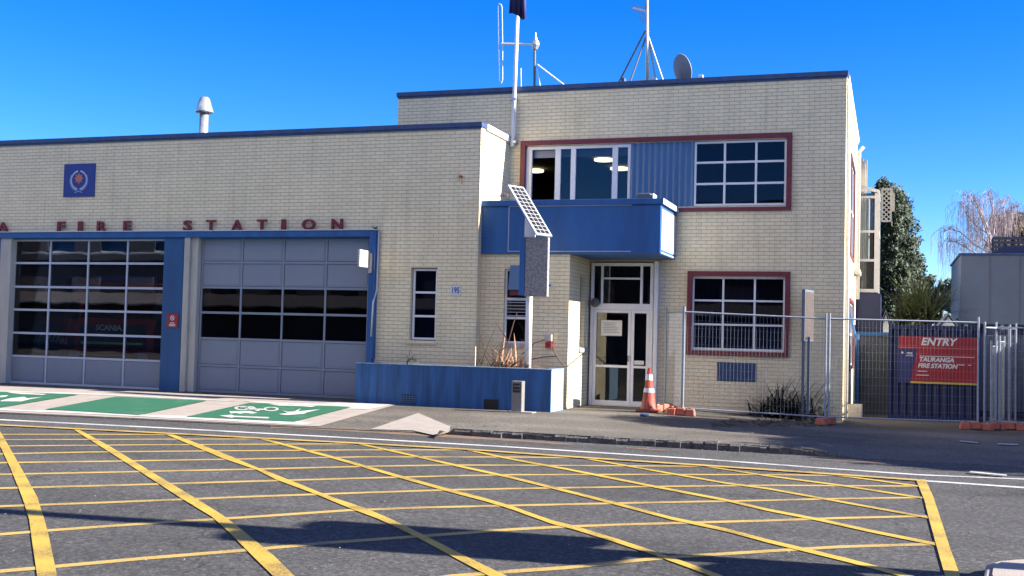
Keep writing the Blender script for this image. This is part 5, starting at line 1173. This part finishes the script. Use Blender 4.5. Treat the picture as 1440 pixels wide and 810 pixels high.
# weeping birch
def birch():
    Y = 58; t = thing('weeping_birch', P(1398, 420, Y), 'bare weeping birch with pale hanging twigs above the grey cabin', 'tree')
    tr = B(); tw = B()
    def br(pts, r0, r1): tr.tube([P(x, y, Y+dy) for x, y, dy in pts], [r0+(r1-r0)*i/(len(pts)-1) for i in range(len(pts))], 6)
    limbs = [[(1398, 430, 0), (1396, 360, 0), (1390, 325, .2), (1380, 300, .4), (1372, 284, .5), (1366, 275, .6)], [(1396, 350, 0), (1385, 318, -.4), (1374, 292, -.8), (1362, 276, -1), (1352, 274, -1.2)],
             [(1395, 345, 0), (1400, 310, .8), (1408, 288, 1.2), (1420, 278, 1.5)], [(1392, 330, 0), (1370, 315, -.5), (1356, 296, -1), (1352, 285, -1.2)], [(1394, 340, 0), (1410, 312, -.6), (1424, 292, -1), (1434, 290, -1.4)],
             [(1396, 358, 0), (1372, 345, .5), (1350, 326, 1), (1335, 322, 1.3), (1326, 327, 1.5)], [(1395, 348, 0), (1376, 330, 1), (1366, 318, 1.2)], [(1398, 370, 0), (1366, 352, -.8), (1344, 340, -1.2), (1334, 340, -1.5)], [(1391, 325, .2), (1396, 295, -.4), (1392, 276, -.8), (1388, 268, -1)]]
    for i, l in enumerate(limbs): br(l, .12 if i == 0 else .045, .012)
    for l in limbs:
        seg = [P(x, y, Y+dy) for x, y, dy in l]
        for k in range(48):
            i = rnd.randrange(1 if len(seg) < 3 else len(seg)//2-1, len(seg)-1); p = seg[i].lerp(seg[i+1], rnd.random())
            a = rnd.uniform(0, 2*PI); ox = rnd.uniform(.1, .7)
            q = p+Vector((math.cos(a)*ox*.5, math.sin(a)*ox*.5, rnd.uniform(.0, .3))); s = p+Vector((math.cos(a)*ox, math.sin(a)*ox, rnd.uniform(-.25, .1)))
            e = s+Vector((rnd.uniform(-.08, .08), rnd.uniform(-.1, .1), -rnd.uniform(.5, 1.6))); f_ = e+Vector((rnd.uniform(-.06, .06), 0, -rnd.uniform(.1, .8)))
            tw.tube([p, q, s, e, f_], [.010, .008, .0065, .005, .004], 3, False)
            if rnd.random() < .6: tw.tube([s, s+Vector((rnd.uniform(-.2, .2), 0, -.2)), s+Vector((rnd.uniform(-.25, .25), 0, -rnd.uniform(.5, 1.2)))], [.008, .007, .005], 3, False)
    tr.build('trunk', 'birch', t); tw.build('twigs', 'birch', t)
birch()

# ------------------------------------------------------------------ out of frame: what shades and what reflects
def shade_tree(x, y, z, r, lab, n):
    t = thing('street_tree', (x, y, -.1), lab, 'tree', 'street trees right of the view')
    B().tube([(x, y, -.1), (x, y, z)], [.3, .12], 10).build('trunk', 'bark', t); b = B()
    for k in range(n):
        while True:
            d = Vector([rnd.uniform(-1, 1) for _ in range(3)])
            if d.length < 1: break
        leaves(b, (x+d.x*r[0]*.85, y+d.y*r[1]*.85, z+d.z*r[2]*.85), (.7, .5, .5), 50, .16, .3)
    b.build('crown', 'leaf', t)
shade_tree(13.2, 24.4, 6.5, (2.4, 2.6, 3.0), 'leafy street tree beyond the right edge, farther from the road', 230)
shade_tree(12.5, 20.6, 5.0, (3.6, 2.9, 2.1), 'leafy street tree beyond the right edge, nearer the road', 260)
sp_ = thing('street_post', (4.6, 9.67, ROADZ), 'tall street post with two round ended boards beyond the right edge', 'street post')
B().tube([(4.6, 9.67, ROADZ), (4.6, 9.67, 8.2)], [.15, .12], 12).build('pole', 'galv', sp_)
def board(yc, z0, z1, hw):
    b = B(); n = 12; pts = []
    for i in range(n+1): a = PI*i/n; pts.append((4.55, yc+hw*math.cos(a), z1-hw*.4+hw*.4*math.sin(a)))
    for i in range(n+1): a = PI+PI*i/n; pts.append((4.55, yc+hw*math.cos(a), z0+hw*.4+hw*.4*math.sin(a)))
    b.prism(pts, (.06, 0, 0)); b.build('board', 'dkgrey', sp_)
board(9.67+.37, 3.4, 4.8, .25); board(9.67-.29, 3.25, 5.0, .31); board(9.67-.42, 2.3, 2.95, .30)
yc_ = thing('shipping_container', (5.4, 27.6, -.11), 'navy container added out of view beyond the right edge to shade the fences', 'container')  # added unseen box, casts shade on the spare fence panels
B().box(4.2, 6.6, 25.6, 29.7, -.1, 2.55).build('body', 'contain', yc_, bevel=.02)
b = B()
for i in range(9): b.box(4.16, 4.198, 25.8+i*.44, 26.0+i*.44, .1, 2.4)
b.build('rib', 'contain', yc_)
ob_ = thing('shop_building', (-12, -14, 0), 'low shop building across the street seen only as reflections in the panes', 'building')
B().box(-75, 22, -24, -17.5, -.3, 9.4).box(-75, -28.001, -17.49, -14, -.3, 6.2).box(-28, 22, -17.49, -14, -.3, 9.39).build('wall', 'opp_dk', ob_); B().prism([(-75, -13.9, 6.35), (-75, -17.4, 8.1), (-75, -17.4, 8.0), (-75, -13.9, 6.25)], (47, 0, 0)).build('canopy_roof', 'cap_white', ob_); B().box(-75, -28, -13.99, -13.9, 5.9, 6.24).build('fascia', 'opp', ob_); B().box(-75, 22, -13.999, -13.97, .1, 2.6).build('shopfront', 'opp', ob_)
B().prism([(-75, -11.6, 2.95), (-75, -13.96, 3.7), (-75, -13.96, 3.62), (-75, -11.6, 2.87)], (97, 0, 0)).build('verandah', 'opp', ob_)
b = B()
for i in range(22): X = -74+i*4.3; b.box(X, X+2.2, -13.994, -13.95, 3.6, 4.7).box(X, X+2.2, -13.994, -13.95, 6.4, 7.7)
b.build('window', 'opp', ob_)
B().box(-75.2, 22.2, -24.2, -13.6, 9.401, 9.7).build('roof', 'opp_dk', ob_)
